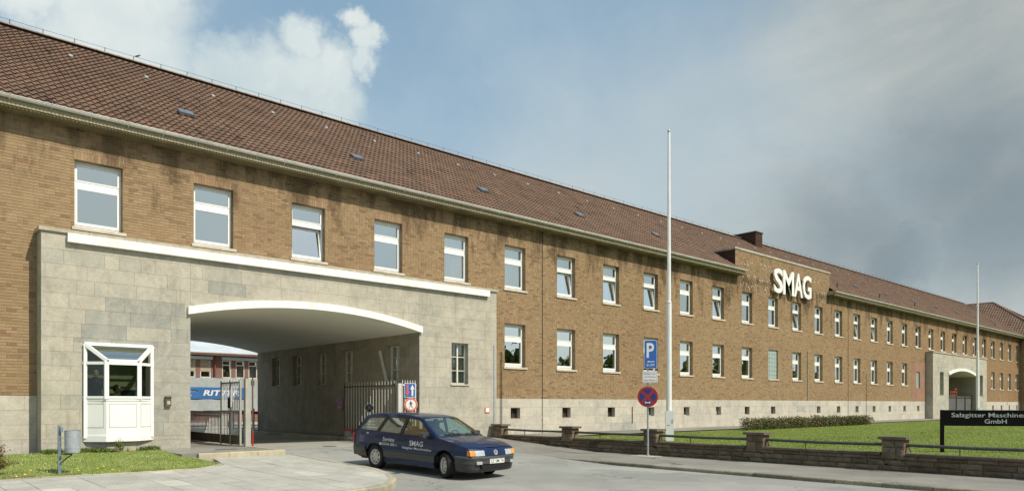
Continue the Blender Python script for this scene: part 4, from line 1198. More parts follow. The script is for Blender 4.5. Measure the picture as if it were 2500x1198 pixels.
# ------------------------------------------------------------ gates
def spear(g, x, y, z0, z1, r=.014):
    g.box(x-r, x+r, y-r, y+r, z0, z1, .5, 'b'); g.add([(x-r, y-r, z1), (x+r, y-r, z1), (x+r, y+r, z1), (x-r, y+r, z1), (x, y, z1+.07)], [(0, 1, 4), (1, 2, 4), (2, 3, 4), (3, 0, 4)])
gt = thing('entrance_gate', 'open grey steel bar gate leaf on the left side of the passage', 'gate', (9.2, 23, -.03))
xg = 9.12
g = G(); g.box(9.21, 9.385, 23.0, 23.16, -.05, 2.16); g.build('post', 'gate_metal', gt)
g = G(); g.tube([(9.45, 23.02, .45), (9.45, 23.02, 2.2)], .025, 8); g.box(9.40, 9.50, 22.99, 23.05, 1.95, 2.1); g.build('pole', 'gate_brown', gt)
g = G(); g.tube([(9.45, 23.02, -.03), (9.45, 23.02, .45)], .028, 8); g.build('pole_foot', 'sign_red', gt)
g = G()
for (ya, yb) in ((23.2, 24.0), (24.04, 24.85)):
    for yy in (ya, yb): g.box(xg-.03, xg+.03, yy-.025, yy+.025, .0, 2.12)
    for zz in (2.02, 1.08): g.box(xg-.025, xg+.025, ya, yb, zz, zz+.05)
for ya in (24.9, 31.0): g.box(xg-.03, xg+.03, ya-.025, ya+.025, .0, 1.10)
g.box(xg-.025, xg+.025, 24.9, 31, 1.04, 1.09); g.box(xg-.02, xg+.02, 24.9, 31, .93, .96)
g.build('frame', 'gate_metal', gt)
g = G(); g.box(xg-.02, xg+.02, 23.2, 31.0, .02, .32); g.build('kick_plate', 'gate_brown', gt)
yy = 23.3
while yy < 31:
    g = G(); spear(g, xg, yy, .30, 2.16 if yy < 24.85 else 1.05, .010); g.build('bar', 'gate_light', gt); yy += .135
g = G(); g.box(xg-.06, xg+.06, 24.0, 24.14, 1.2, 1.55); g.build('lock_box', 'black', gt)
# right leaf
g2 = thing('entrance_gate', 'open grey steel bar gate leaf along the right passage wall behind the car', 'gate', (15.0, 23.1, -.1))
xr = 15.0
yy = 23.25
while yy < 27.0:
    g = G(); spear(g, xr, yy, .0, 2.18, .009); g.build('bar', 'gate_light', g2); yy += .215
g = G()
for zz in (2.02, .18): g.box(xr-.03, xr+.03, 23.15, 27.0, zz, zz+.05)
for yy in (23.15, 27.0): g.box(xr-.03, xr+.03, yy-.03, yy+.03, -.1, 2.2)
g.build('frame', 'gate_brown', g2)
g = G(); g.box(xr-.05, xr+.32, 26.5, 26.95, -.2, .22); g.build('foot_box', 'gate_metal', g2)
g = G(); g.box(xr-.055, xr+.325, 26.495, 26.955, .22, .31); g.build('foot_band', 'sign_red', g2)
g3 = thing('side_gate', 'narrow grey bar gate with spiked top between post and right passage wall', 'gate', (15.45, 23.0, 0))
g = G(); g.box(15.02, 15.17, 22.99, 23.12, -.1, 2.12); g.build('post', 'gate_light', g3)
for k in range(6):
    g = G(); spear(g, 15.24+k*.115, 23.05, .1, 2.2); g.build('bar', 'gate_light', g3)
g = G()
for zz in (2.03, .12): g.box(15.17, 15.87, 23.02, 23.08, zz, zz+.06)
g.box(15.79, 15.84, 23.01, 23.09, 0, 2.12); g.tube([(15.84, 23.05, 1.86), (15.89, 23.05, 1.86)], .03, 6)
g.build('frame', 'gate_light', g3)
# signs on the side gate
s1 = thing('traffic_sign', 'square blue sign with a red and a white arrow on the side gate', 'sign', (15.42, 22.97, 1.9))
def arrow(o, nrm, h, wd, down=False, mat='sign_white', parent=None):
    k = -1 if down else 1
    p = [(-wd*.2, -h/2*k), (wd*.2, -h/2*k), (wd*.2, h*.1*k), (wd/2, h*.1*k), (0, h/2*k), (-wd/2, h*.1*k), (-wd*.2, h*.1*k)]
    if down: p = p[::-1]
    g = G(); g.poly(p, o, nrm, .004); return g.build('arrow', mat, parent)
NF = (-.45, -.9, 0)
def rrect(w_, h_, r, n=4):
    pts = []
    for cx, cy, a0 in ((w_/2-r, h_/2-r, 0), (-w_/2+r, h_/2-r, PI/2), (-w_/2+r, -h_/2+r, PI), (w_/2-r, -h_/2+r, 1.5*PI)):
        for k in range(n+1): pts.append((cx+r*math.cos(a0+PI/2*k/n), cy+r*math.sin(a0+PI/2*k/n)))
    return pts
nf = Vector(NF).normalized()
o = Vector((15.50, 22.93, 1.86))
g = G(); g.poly(rrect(.42, .54, .03), o, nf, .01); g.build('rim_plate', 'sign_white', s1)
g = G(); g.poly(rrect(.385, .50, .025), o+nf*.011, nf, .003); g.build('panel', 'sign_blue', s1)
rt = Vector((0, 0, 1)).cross(nf).normalized()
arrow(o+nf*.0145-rt*.095, nf, .43, .16, True, 'sign_orange_red', s1); arrow(o+nf*.0145+rt*.09, nf, .43, .17, False, 'sign_white', s1)
def roundsign(root, o, nf, r, rimc, inner, ring=.78):
    g = G(); g.disc(o, nf, r, .01, 32); g.build('rim_plate', 'sign_white', root)
    g = G(); g.disc(o+nf*.011, nf, r*.965, .003, 32); g.build('ring', rimc, root)
    g = G(); g.disc(o+nf*.0145, nf, r*ring, .003, 32); g.build('panel', inner, root)
s2 = thing('traffic_sign', 'round white sign with orange-red ring and black walking figure on the side gate', 'sign', (15.52, 22.97, 1.3))
o = Vector((15.53, 22.92, 1.32))
roundsign(s2, o, nf, .255, 'sign_orange_red', 'sign_white', .74)
o2 = o+nf*.018
fig = G()
fig.disc(o2+Vector((0, 0, .125))-rt*.005, nf, .020, .004, 12)
fig.poly([(-.03, .09), (.022, .095), (.028, .03), (.02, -.02), (-.02, -.02), (-.025, .03)], o2, nf, .004)
fig.poly([(-.02, -.01), (.0, -.01), (-.035, -.09), (-.055, -.14), (-.07, -.135), (-.045, -.07)], o2, nf, .0045)
fig.poly([(0, -.01), (.022, -.01), (.045, -.07), (.075, -.13), (.06, -.14), (.03, -.085)], o2, nf, .005)
fig.poly([(-.03, .085), (-.02, .06), (-.05, .02), (-.062, -.005), (-.07, .0), (-.055, .035)], o2, nf, .0045)
fig.poly([(.02, .09), (.03, .06), (.05, .035), (.07, .015), (.075, .025), (.05, .06)], o2, nf, .0045)
fig.build('walking_figure', 'black', s2)
def nostop(root, o, nf, r, arr=True, blue='sign_blue_dark'):
    g = G(); g.disc(o, nf, r, .01, 36); g.build('panel', 'sign_red', root)
    # four blue fields between the red cross
    for k in range(4):
        a0 = PI/4+PI/2*k; g = G(); pts = []
        R = r*.80; d = r*.13
        a1, a2 = a0+math.asin(d/R), a0+PI/2-math.asin(d/R)
        mid = a0+PI/4; pts.append((math.cos(mid)*d*1.414, math.sin(mid)*d*1.414))
        for q in range(9): t = a1+(a2-a1)*q/8; pts.append((R*math.cos(t), R*math.sin(t)))
        g.poly(pts, o+nf*.0105, nf, .003); g.build('blue_field', blue, root)
    if arr:
        g = G(); a = r*.30; b = r*.13; zc = -r*.56
        g.poly([(-a, zc), (-a*.5, zc+b), (-a*.5, zc+b*.35), (a*.5, zc+b*.35), (a*.5, zc+b), (a, zc), (a*.5, zc-b), (a*.5, zc-b*.35), (-a*.5, zc-b*.35), (-a*.5, zc-b)], o+nf*.0145, nf, .003)
        g.build('double_arrow', 'sign_white', root)
s3 = thing('traffic_sign', 'round red and blue no-stopping sign flat on the dark passage wall', 'sign', (15.85, 28.95, 1.35))
nostop(s3, Vector((15.84, 28.95, 1.35)), Vector((-1, 0, 0)), .30)
# back of a round sign behind the car
s4 = thing('traffic_sign', 'round traffic sign seen from its dark back with crossed brackets behind the car', 'sign', (14.38, 24.02, -.17))
nb = Vector((-.6, -.8, 0)).normalized(); o = Vector((14.37, 24.0, 1.19))
g = G(); g.disc(o, nb, .165, .012, 28); g.build('back_plate', 'black', s4)
g = G(); g.lathe([(.155, .0), (.168, .0), (.168, .025), (.160, .025)], o, nb, 28); g.build('rim', 'galvanised', s4)
g = G(); rb_ = Vector((0, 0, 1)).cross(nb).normalized()
for s in (-1, 1): g.obox(o+nb*.03, rb_*s+Vector((0, 0, 1.2)), nb, rb_, .15, .012, .015)
g.build('bracket', 'dark_metal', s4)
g = G(); g.tube([(14.38, 24.02, -.17), (14.38, 24.02, 1.2)], .02, 8); g.build('post', 'galvanised', s4)

# ------------------------------------------------------------ yard behind: red workshop, truck trailer
wk = thing('workshop_building', 'low dark red building with pale sheet roof seen through the passage', 'building', (20, 60, 0))
g = G(); 
wins = []
x = 10.3
k = 0
xs_w = []
for x in (19.1, 20.32, 22.08, 23.2, 24.28, 25.5, 28, 30, 32): xs_w.append(x)
wh = [(x, x+.88 if i < 2 else x+.76, 3.47, 4.92) for i, x in enumerate(xs_w)]
rvk = G()
holed_wall(g, 5, 45, -.2, 5.3, 60, wh, 'X', .2, rvk); g.build('wall', 'red_wall', wk); rvk.build('reveal', 'red_wall', wk)
g = G(); g.quad((4, 59.2, 5.5), (46, 59.2, 5.5), (46, 67, 7.4), (4, 67, 7.4)); g.box(4, 46, 59.2, 60.3, 5.32, 5.47); rf = g.build('roof', 'sheet_roof', wk)
g = G(); g.box(4, 46, 59.1, 59.22, 5.30, 5.44); g.build('gutter', 'rust', wk)
g = G(); g.box(13.6, 21.25, 59.75, 59.99, 4.95, 5.18); g.box(22.0, 34, 59.75, 59.99, 4.95, 5.18); g.build('blind_case', 'sheet_roof', wk)
g = G(); g.tube([(21.45, 59.85, -.1), (21.45, 59.85, 5.3)], .07, 8); g.build('downpipe', 'rust', wk)
for i, (a, b, c, d) in enumerate(wh):
    r = part('window', wk); g = G(); frame_ring(g, a, b, c, d, 60.05, 60.12, .08); g.box(a+.08, b-.08, 60.05, 60.12, d-.42, d-.34); g.build('frame', 'old_frame', r)
    g = G(); g.quad((a, 60.15, c), (b, 60.15, c), (b, 60.15, d), (a, 60.15, d)); g.build('pane', 'old_glass', r)
    g = G(); g.box(a, b, 60.5, 61, c, d, skip='f'); g.build('room', 'dark_room' if i != 3 else 'dark_room', r)
    if i < 2:
        g = G(); zz = c+.50
        while zz < d: g.box(a+.03, b-.03, 60.03, 60.06, zz, zz+.06); zz += .075
        g.build('roller_blind', 'blind', r)
    elif i > 2: g = G(); g.quad((a, 60.3, c), (b, 60.3, c), (b, 60.3, d-.35), (a, 60.3, d-.35)); g.build('curtain', 'net_curtain', r)
    else: g = G(); g.box(a+.38, a+.68, 60.2, 60.3, c+.1, c+.55); g.build('box', 'fascia_wood', r); g = G(); g.tube([(a+.22, 60.22, c+.1), (a+.22, 60.22, c+.7)], [.03, .10], 6); g.build('pot_plant', 'leaf_green', r)
tr = thing('truck_trailer', 'grey truck trailer with blue stripe lettered RITTER parked in the yard', 'trailer', (16.5, 48, -.17))
g = G()
NX = 40
for k in range(NX):   # slightly billowed tarpaulin
    a = 9.5+12.6*k/NX; b = 9.5+12.6*(k+1)/NX; fa = .02*math.sin(k*1.3); fb = .02*math.sin((k+1)*1.3)
    g.quad((a, 48+fa, .88), (b, 48+fb, .88), (b, 48+fb, 3.05), (a, 48+fa, 3.05))
g.quad((9.5, 48, 3.05), (22.1, 48, 3.05), (22.1, 50.5, 3.05), (9.5, 50.5, 3.05)); g.quad((22.1, 48, .88), (22.1, 50.5, .88), (22.1, 50.5, 3.05), (22.1, 48, 3.05)); g.quad((9.5, 48, .88), (9.5, 50.5, .88), (9.5, 50.5, 3.05), (9.5, 48, 3.05)); g.quad((9.5, 50.5, .88), (22.1, 50.5, .88), (22.1, 50.5, 3.05), (9.5, 50.5, 3.05))
g.build('tarpaulin', 'tarp', tr)
g = G(); g.box(9.6, 19.15, 47.955, 47.97, 2.22, 2.42); g.box(9.6, 19.15, 47.955, 47.97, 1.68, 2.12)
g.add([(9.6, 47.954, 2.10), (16.5, 47.954, 2.10), (16.1, 47.954, 2.25), (9.6, 47.954, 2.25)], []) 
g.build('stripe', 'tarp_blue', tr)
g = G(); g.box(16.1, 19.15, 47.955, 47.97, 2.12, 2.22); g.build('stripe', 'tarp_blue', tr)
text_obj('RITTER', (17.6, 47.94, 2.06), (0, -1, 0), .36, 'sign_white', tr, width=2.35, offset=.03, italic=.3)
text_obj('TRANSPORTATION', (14.9, 47.94, 1.90), (0, -1, 0), .10, 'sign_white', tr, width=1.6)
g = G(); g.box(9.6, 22, 48.1, 48.25, .62, .88); g.box(9.6, 22, 50.2, 50.35, .62, .88)
for x in (11, 14, 17, 20): g.box(x, x+.15, 48.1, 50.3, .66, .8)
g.build('chassis', 'chassis_red', tr)
g = G(); g.box(9.6, 22.05, 47.96, 48.03, .84, .96); g.build('side_rail', 'letter_grey', tr)
for x in (15.3, 18.0):
    for y in (48.35, 50.1):
        g = G(); g.lathe([(.0, -.14), (.25, -.14), (.33, -.12), (.48, -.14), (.5, -.08), (.5, .1), (.45, .14), (0, .14)], (x, y, .33), (0, 1, 0), 20); g.build('wheel', 'tyre', tr)
g = G(); g.box(15.9, 17.4, 48.2, 48.8, .28, .70); g.build('tool_box', 'chassis_red', tr)
fnb = thing('yard_fence', 'low dark bar fence in the yard by the right end of the passage', 'fence', (15.4, 38.5, -.17))
g = G(); g.box(13.2, 15.85, 38.4, 38.45, .95, 1.0); g.box(13.2, 15.85, 38.4, 38.45, .0, .05); g.box(15.80, 15.86, 38.38, 38.46, -.17, 1.1); g.build('rail', 'dark_metal', fnb)
x = 13.3
while x < 15.8: g = G(); g.box(x, x+.025, 38.41, 38.44, .0, .98); g.build('bar', 'dark_metal', fnb); x += .13
# far portal gate
fg = thing('plank_gate', 'closed dark grey plank gate in the far stone portal', 'gate', (80.6, DP+.5, 0))
x = PA[1][2]+.1
while x < PA[1][3]-.25:
    g = G(); g.box(x, x+.21, DP+.4, DP+.45, -.1, 2.1); g.build('plank', 'old_gate', fg); x += .22
g = G()
for x in (76.5, 79.9, 82.6, 84.7): g.box(x-.05, x+.05, DP+.32, DP+.4, -.1, 2.2)
g.box(76.5, 84.7, DP+.34, DP+.4, 1.95, 2.06); g.build('frame', 'dark_metal', fg)
ob = thing('barrier_frame', 'bright orange metal frame standing behind the plank gate', 'barrier', (80.6, 23.7, -.17))
g = G()
for x in (79.6, 80.3, 80.9, 81.6): g.box(x, x+.08, 23.7, 23.78, -.17, 2.9 if x > 80.5 else 2.6)
for zz in (2.2, 2.5, 2.8): g.box(79.6 if zz < 2.6 else 80.9, 81.6, 23.7, 23.76, zz, zz+.07)
g.build('rails', 'orange_paint', ob)

# ------------------------------------------------------------ low stone wall with pillars and rails
lwall = thing('low_wall', 'low dark sandstone wall with capped pillars and a pipe rail along the lawn', 'wall', (19.6, 10, -.36))
XA, XB = 19.50, 19.76
PY = [22.45, 18.50, 14.70, 10.92, 7.10, 3.3, -.5, -4.3]
g = G(); g.box(XA+.02, XB-.02, -8, 22.7, -.6, .02); core = g.build('wall_core', 'wall_mortar', lwall)
rs2 = random.Random(31)
stone_n = 0; st_rest = G()
def rough_block(x0, x1, y0, y1, z0, z1, t, rr, axis='x'):
    """rock faced block: front (-X) bulges"""
    g = G(); n, m_ = 4, 3; b = rr.uniform(.02, .05)
    grid = []
    for j in range(m_+1):
        for i in range(n+1):
            u_, v_ = i/n, j/m_; e = math.sin(PI*u_)**.5*math.sin(PI*v_)**.5 if 0 < u_ < 1 and 0 < v_ < 1 else 0
            grid.append((x0-(e*b*rr.uniform(.5, 1.2) if e else 0), y0+(y1-y0)*u_, z0+(z1-z0)*v_))
    fs_ = [(j*(n+1)+i, j*(n+1)+i+1, (j+1)*(n+1)+i+1, (j+1)*(n+1)+i) for j in range(m_) for i in range(n)]
    g.add(grid, fs_, t)
    g.box(x0, x1, y0, y1, z0, z1, t, 'l')
    return g
zc_ = [-.37, -.225, -.08, .035]
for ci in range(3):
    y = 22.6; za, zb = zc_[ci], zc_[ci+1]
    while y > -2:
        L = rs2.uniform(.38, .75); t = min(1, max(0, rs2.gauss(.5, .22)))
        g = rough_block(XA, XB, y-L+.008, y-.008, za+.006, zb-.006, t, rs2)
        g.build('stone_block', 'wall_stone', lwall); stone_n += 1
        y -= L
for k in range(len(PY)-1):
    a, b = PY[k+1]+.30, PY[k]-.30
    L = (a-b); n = max(1, int(abs(b-a)/.9)); st = (b-a)/n
    if b < -1: continue
    for j in range(n):
        g = G(); g.box(XA-.05, XB+.05, a+j*st+.003, a+(j+1)*st-.003, .035, .095, rs2.random()); g.build('coping_stone', 'wall_coping', lwall)
for k, y in enumerate(PY[:6]):
    pr = part('pillar', lwall)
    g = G(); g.box(XA, XB+.06, y-.24, y+.24, -.3, .44, skip='b'); g.build('core', 'wall_mortar', pr)
    zz = [-.08, .06, .24, .44]
    for j in range(len(zz)-1):
        if j == 0: continue
        sp_ = y+rs2.uniform(-.08, .08)
        for ya, yb in ((y-.27, sp_), (sp_, y+.27)):
            t = min(1, max(0, rs2.gauss(.5, .2)))
            g = rough_block(XA-.03, XB+.08, ya+.006, yb-.006, zz[j]+.006 if j > 1 else -.05, zz[j+1]-.006, t, rs2); g.build('stone_block', 'wall_stone', pr)
    g = G(); g.box(XA-.09, XB+.15, y-.34, y+.34, .44, .51, .6); g.build('cap', 'wall_coping', pr)
for k in range(6):
    a, b = PY[k+1]+.27, PY[k]-.27
    if k >= 5: continue
    g = G(); sag = .02; g.tube([(19.66, b, .30), (19.66, (a+b)/2, .285), (19.66, a, .30)], .042, 10); g.build('rail', 'rail_metal', lwall)
    g = G(); g.box(19.65, 19.67, b-1.2, b-1.18, .09, .30); g.tube([(19.66, b-.02, .30), (19.66, b-.10, .12)], .012, 5); g.build('rail_stay', 'rail_metal', lwall)

# ------------------------------------------------------------ street sign post
ssn = thing('road_sign_post', 'grey post carrying a blue parking sign, a white text plate and a no-stopping sign', 'sign', (19.2, 14.66, -.36))
px_, py_ = 19.17, 14.55
g = G(); g.tube([(px_, py_, -.36), (px_, py_, 3.42)], .032, 10); g.lathe([(.034, 0), (.05, 0), (.05, .05), (.034, .06)], (px_, py_, -.36), (0, 0, 1), 10); g.build('post', 'galvanised', ssn)
ns = Vector((-.80, -.60, 0)).normalized()
P0 = Vector((px_, py_, 0))
ro = part('no_stopping_sign', ssn)
ns2 = Vector((-.86, -.5, 0)).normalized()
nostop(ro, P0+ns2*.045+Vector((0, 0, 1.575)), ns2, .335)
tp = part('text_plate', ssn); rtv = Vector((0, 0, 1)).cross(ns).normalized()
o = P0+ns*.045+Vector((0, 0, 2.23))+rtv*.07
g = G(); g.poly(rrect(.49, .39, .04), o, ns, .008); g.build('panel', 'sign_white', tp)
g = G()
for (a, b, c, d) in ((-.225, .225, .165, .172), (-.225, .225, -.172, -.165), (-.225, -.218, -.165, .165), (.218, .225, -.165, .165)):
    g.poly([(a, c), (b, c), (b, d), (a, d)], o+ns*.009, ns, .002)
g.build('border', 'sign_grey_text', tp)
for t_, dz in (('Einfahrt nur', .105), ('nach Anmeldung', 0.0), ('beim Pförtner', -.105)):
    text_obj(t_, o+ns*.011+Vector((0, 0, dz)), ns, .062, 'sign_grey_text', tp, width=.36, offset=.004)
pp = part('parking_sign', ssn)
o = P0+ns*.045+Vector((0, 0, 2.965))+rtv*.09
g = G(); g.poly(rrect(.42, .93, .04), o, ns, .01); g.build('rim_plate', 'sign_white', pp)
g = G(); g.poly(rrect(.39, .90, .03), o+ns*.0105, ns, .003); g.build('panel', 'sign_blue', pp)
text_obj('P', o+ns*.0145+Vector((0, 0, .13))-rtv*.01, ns, .48, 'sign_white', pp, width=.24, offset=.02)
g = G(); g.poly([(-.12, 0), (-.06, .03), (-.06, .012), (.12, .012), (.12, -.012), (-.06, -.012), (-.06, -.03)], o+ns*.0145+Vector((0, 0, -.24)), ns, .002); g.build('arrow', 'sign_white', pp)
text_obj('für LKW', o+ns*.0145+Vector((0, 0, -.345)), ns, .085, 'sign_white', pp, width=.26, offset=.01)
g = G(); g.box(18.75, 19.42, 14.1, 15.0, -.36, -.352); g.build('concrete_patch', 'paving', None, kind='structure')
bpy.context.scene.objects['concrete_patch'].name = 'patch'

# ------------------------------------------------------------ flagpoles
def flagpole(x, y, top, label):
    t = thing('flagpole', label, 'flagpole', (x, y, -.05), group='white flagpoles on the lawn')
    g = G(); g.tube([(x, y, -.05), (x, y, 5.2)], [.105, .095], 14); g.tube([(x, y, 5.2), (x, y, top-.1)], [.075, .05], 12)
    g.lathe([(.105, 0), (.11, .02), (.075, .06)], (x, y, 5.17), (0, 0, 1), 12)
    g.build('pole', 'pole_white', t, smooth=False)
    g = G(); g.lathe([(0, .09), (.04, .08), (.06, .03), (.055, -.02)], (x, y, top-.1), (0, 0, 1), 12); g.build('cap', 'galvanised', t)
    g = G(); g.poly(rrect(.30, 1.12, .04), Vector((x, y, .52))+Vector((.62, .5, 0))*-.22, (-.77, -.64, 0), .26); g.build('base_box', 'pole_white', t)
    n_ = Vector((-.77, -.64, 0)); o_ = Vector((x, y, .52))+Vector((.62, .5, 0))*-.22+n_*.262
    g = G(); g.poly([(.08, .1), (.1, .1), (.1, .25), (.08, .25)], o_, n_, .006); g.poly([(-.1, .02), (0, .02), (0, .035), (-.1, .035)], o_, n_, .004); g.build('latch', 'rust', t)
    g = G(); g.tube([(x-.10, y-.02, 1.3), (x-.07, y-.02, top-.2)], .006, 4); g.build('halyard', 'pole_white', t)
flagpole(22.75, 16.28, 11.75, 'tall white flagpole with white base box just behind the low wall, the nearer one')
flagpole(61.2, 16.4, 11.75, 'white flagpole standing in front of the far stone portal, the more distant one')

# ------------------------------------------------------------ black company board
bsg = thing('company_board', 'black board on posts reading Salzgitter Maschinenbau GmbH on the lawn', 'sign', (23.4, 7.2, -.1))
def at_px(x, Z): 
    u = (x-1250)/F; return Vector((Z*(SN*u+CS), Z*(SN-CS*u), 0))
A0 = at_px(2300, 21.0); A1 = at_px(2570, 20.3); dirb = (A1-A0).normalized(); nbd = Vector((dirb.y, -dirb.x, 0));
nbd = nbd if nbd.dot(-A0) > 0 else -nbd
L = (A1-A0).length
g = G(); mid = (A0+A1)/2; g.obox(mid+Vector((0, 0, .935)), dirb, nbd, (0, 0, 1), L/2, .03, .225); g.build('panel', 'black_panel', bsg)
g = G(); g.obox(mid+Vector((0, 0, 1.162)), dirb, nbd, (0, 0, 1), L/2, .032, .006); g.build('edge_strip', 'dark_metal', bsg)
for q in (A0, A1):
    g = G(); g.obox(q+Vector((0, 0, .45))-nbd*.0, dirb, nbd, (0, 0, 1), .045, .045, .72); g.build('post', 'black_panel', bsg)
cxm = A0+dirb*(L*132/270)
text_obj('Salzgitter Maschinenbau', cxm+nbd*.0305+Vector((0, 0, 1.005)), nbd, .165, 'letter_grey', bsg, width=2.26, offset=.010, depth=.003)
text_obj('GmbH', cxm+nbd*.0305+Vector((0, 0, .845)), nbd, .125, 'letter_grey', bsg, width=.56, offset=.010, depth=.003)

# ------------------------------------------------------------ litter bin
lb = thing('litter_bin', 'grey-blue metal litter bin on a post at the grass edge', 'litter bin', (3.28, 18.62, -.24)); BOX = Vector((3.28-3.38, 18.62-19.3, 0))
g = G(); g.box(3.345, 3.405, 19.27, 19.33, -.33, .87); g.box(3.38, 3.43, 19.2, 19.28, .72, .82); g.build('post', 'bin_blue', lb)
g = G(); bo = Vector((3.60, 19.14, .26))
g.lathe([(0, 0), (.145, 0), (.15, .02), (.155, .10), (.160, .105), (.155, .11), (.158, .38), (.163, .385), (.158, .39), (.16, .49), (.168, .50), (.15, .50), (.145, .30)], bo, (0, 0, 1), 28); g.build('bucket', 'galvanised', lb, smooth=False)
g = G(); g.box(3.39, 3.6, 19.17, 19.22, .215, .245); g.tube([(3.39, 19.25, .03), (3.5, 19.2, .14), (3.6, 19.18, .22)], .015, 6); g.build('bracket', 'dark_metal', lb)
for c_ in lb.children: c_.location = Vector((0, 0, 0))
lb_fix = [c_ for c_ in lb.children]
for c_ in lb_fix:
    me_ = c_.data; me_.transform(Matrix.Translation(Vector(BOX)))
# manhole cover and drain
mh = G(); mh.box(7.9, 8.5, 21.75, 22.1, -.03, -.022); tag(mh.build('drain_cover', 'old_gate'), 'flat dark rectangular cover set in the raised walkway left of the passage', 'cover')

# ------------------------------------------------------------ people
def human(name, label, J, face, parent_mat, shirt, skin_r=1.0, hair='hair_dark', tie=None):
    """J: joint name -> position; face: direction the face looks; one skinned body, head and hands fused by a remesh"""
    V = Vector
    face = V(face).normalized(); upv = V((0, 0, 1)); rtv_ = face.cross(upv).normalized()
    pts = []; rad = []; edges = []
    def addp(p, r): pts.append(V(p)); rad.append(r); return len(pts)-1
    pel = addp(J['pelvis'], .135); ch_ = addp(J['chest'], .145); up_ = addp(V(J['chest']).lerp(V(J['neck']), .65), .115); nk = addp(J['neck'], .055)
    hd_ = addp(V(J['neck']).lerp(V(J['head']), .6), .05)
    edges += [(pel, ch_), (ch_, up_), (up_, nk), (nk, hd_)]
    for s in ('l', 'r'):
        sh_ = addp(J['shoulder_'+s], .062); el = addp(J['elbow_'+s], .045); wr = addp(J['hand_'+s], .028)
        edges += [(up_, sh_), (sh_, el), (el, wr)]
        hp = addp(V(J['pelvis']).lerp(V(J['knee_'+s]), .15)+ (V(J['shoulder_'+s])-V(J['neck']))*.35, .085); kn = addp(J['knee_'+s], .058); an = addp(J['ankle_'+s], .04); to = addp(V(J['ankle_'+s])+face*.16+V((0, 0, -.03)), .03)
        edges += [(pel, hp), (hp, kn), (kn, an), (an, to)]
    me = bpy.data.meshes.new('person'); me.from_pydata([tuple(p) for p in pts], edges, []); me.update()
    o = bpy.data.objects.new('person', me); COL.objects.link(o)
    md = o.modifiers.new('s', 'SKIN'); sv = me.skin_vertices[0].data
    for i, r in enumerate(rad): sv[i].radius = (r, r)
    sv[0].use_root = True
    sb = o.modifiers.new('d', 'SUBSURF'); sb.levels = 2; sb.render_levels = 2
    dg = bpy.context.evaluated_depsgraph_get(); dg.update()
    body = bpy.data.meshes.new_from_object(o.evaluated_get(dg)); bpy.data.objects.remove(o)
    g = G(); g.add([v.co for v in body.vertices], [tuple(p.vertices) for p in body.polygons])
    H = V(J['head'])
    def ell(c, a, b, cc, n=12, tgt=None):
        tgt = tgt or g
        vs = []; fs_ = []
        for j in range(n+1):
            th = PI*j/n
            for i in range(n*2): ph = PI*i/n; vs.append(c + face*a*math.sin(th)*math.cos(ph) + rtv_*b*math.sin(th)*math.sin(ph) + upv*cc*math.cos(th))
        for j in range(n):
            for i in range(2*n): fs_.append((j*2*n+i, j*2*n+(i+1) % (2*n), (j+1)*2*n+(i+1) % (2*n), (j+1)*2*n+i))
        tgt.add(vs, fs_)
    ell(H, .098, .077, .118); ell(H+face*.035-upv*.065, .06, .055, .055)
    ell(H+face*.102-upv*.012, .018, .014, .026)          # nose
    for s in (-1, 1): ell(H+rtv_*s*.078-upv*.005, .02, .010, .032)  # ears
    ell(H+face*.088-upv*.055, .012, .026, .010)          # mouth
    # hands: palm and five fingers
    for s in ('l', 'r'):
        w_ = V(J['hand_'+s]); d = (w_-V(J['elbow_'+s])).normalized(); side = d.cross(upv).normalized()
        pc = w_+d*.05
        g.tube([w_, pc, w_+d*.085], [.026, .036, .034], 10)
        for k, ln in enumerate((.062, .075, .080, .070)):
            b = w_+d*.085+side*(-.027+.018*k); m_ = b+d*ln*.5; e = m_+d*ln*.3-upv*ln*.38
            g.tube([b, m_, e], [.0085, .008, .006], 6)
        sgn = 1 if s == 'r' else -1
        g.tube([w_+d*.03, w_+d*.055-side*.038*sgn, w_+d*.085-side*.045*sgn], [.012, .010, .007], 6)
    o = g.build('person', 'skin', None, smooth=True)
    rm = o.modifiers.new('r', 'REMESH'); rm.mode = 'VOXEL'; rm.voxel_size = .010
    dg.update(); m2 = bpy.data.meshes.new_from_object(o.evaluated_get(bpy.context.evaluated_depsgraph_get()))
    o.modifiers.clear(); o.data = m2; m2.name = 'person'; m2.polygons.foreach_set('use_smooth', [True]*len(m2.polygons))
    m2.materials.clear(); m2.materials.append(MATS['skin'])
    o.name = name; o['label'] = label; o['category'] = 'person'; o.matrix_world = parent_mat; ORG[o.name] = V((0, 0, 0))
    # hair and clothes are children
    g = G(); ell(H-face*.018+upv*.022, .102, .083, .112, 10, g)
    g.v = [tuple(V(p) - face*max(0, (V(p)-H).dot(face)-.045) ) for p in g.v]
    h_ = g.build('hair', hair, o, smooth=True)
    g = G()
    def limb(a, b, r0, r1): a = V(a); b = V(b); g.tube([a, a.lerp(b, .5), b], [r0, (r0+r1)/2, r1], 12)
    pv, cv, nv_ = V(J['pelvis']), V(J['chest']), V(J['neck'])
    across = (V(J['shoulder_l'])-V(J['shoulder_r'])).normalized()
    rings = []; 
    for t, (wd_, dp_) in ((0, (.17, .13)), (.35, (.165, .13)), (.7, (.19, .135)), (.9, (.185, .11)), (1.0, (.10, .08)), (1.06, (.06, .06))):
        c = pv.lerp(nv_, t); c = c+(cv-pv.lerp(nv_, .5))*math.sin(PI*min(t, 1))
        rings.append([c+across*wd_*math.cos(2*PI*k/18)+face*dp_*math.sin(2*PI*k/18) for k in range(18)])
    vs_ = [p for r in rings for p in r]; g.add(vs_, [(j*18+k, j*18+(k+1) % 18, (j+1)*18+(k+1) % 18, (j+1)*18+k) for j in range(5) for k in range(18)])
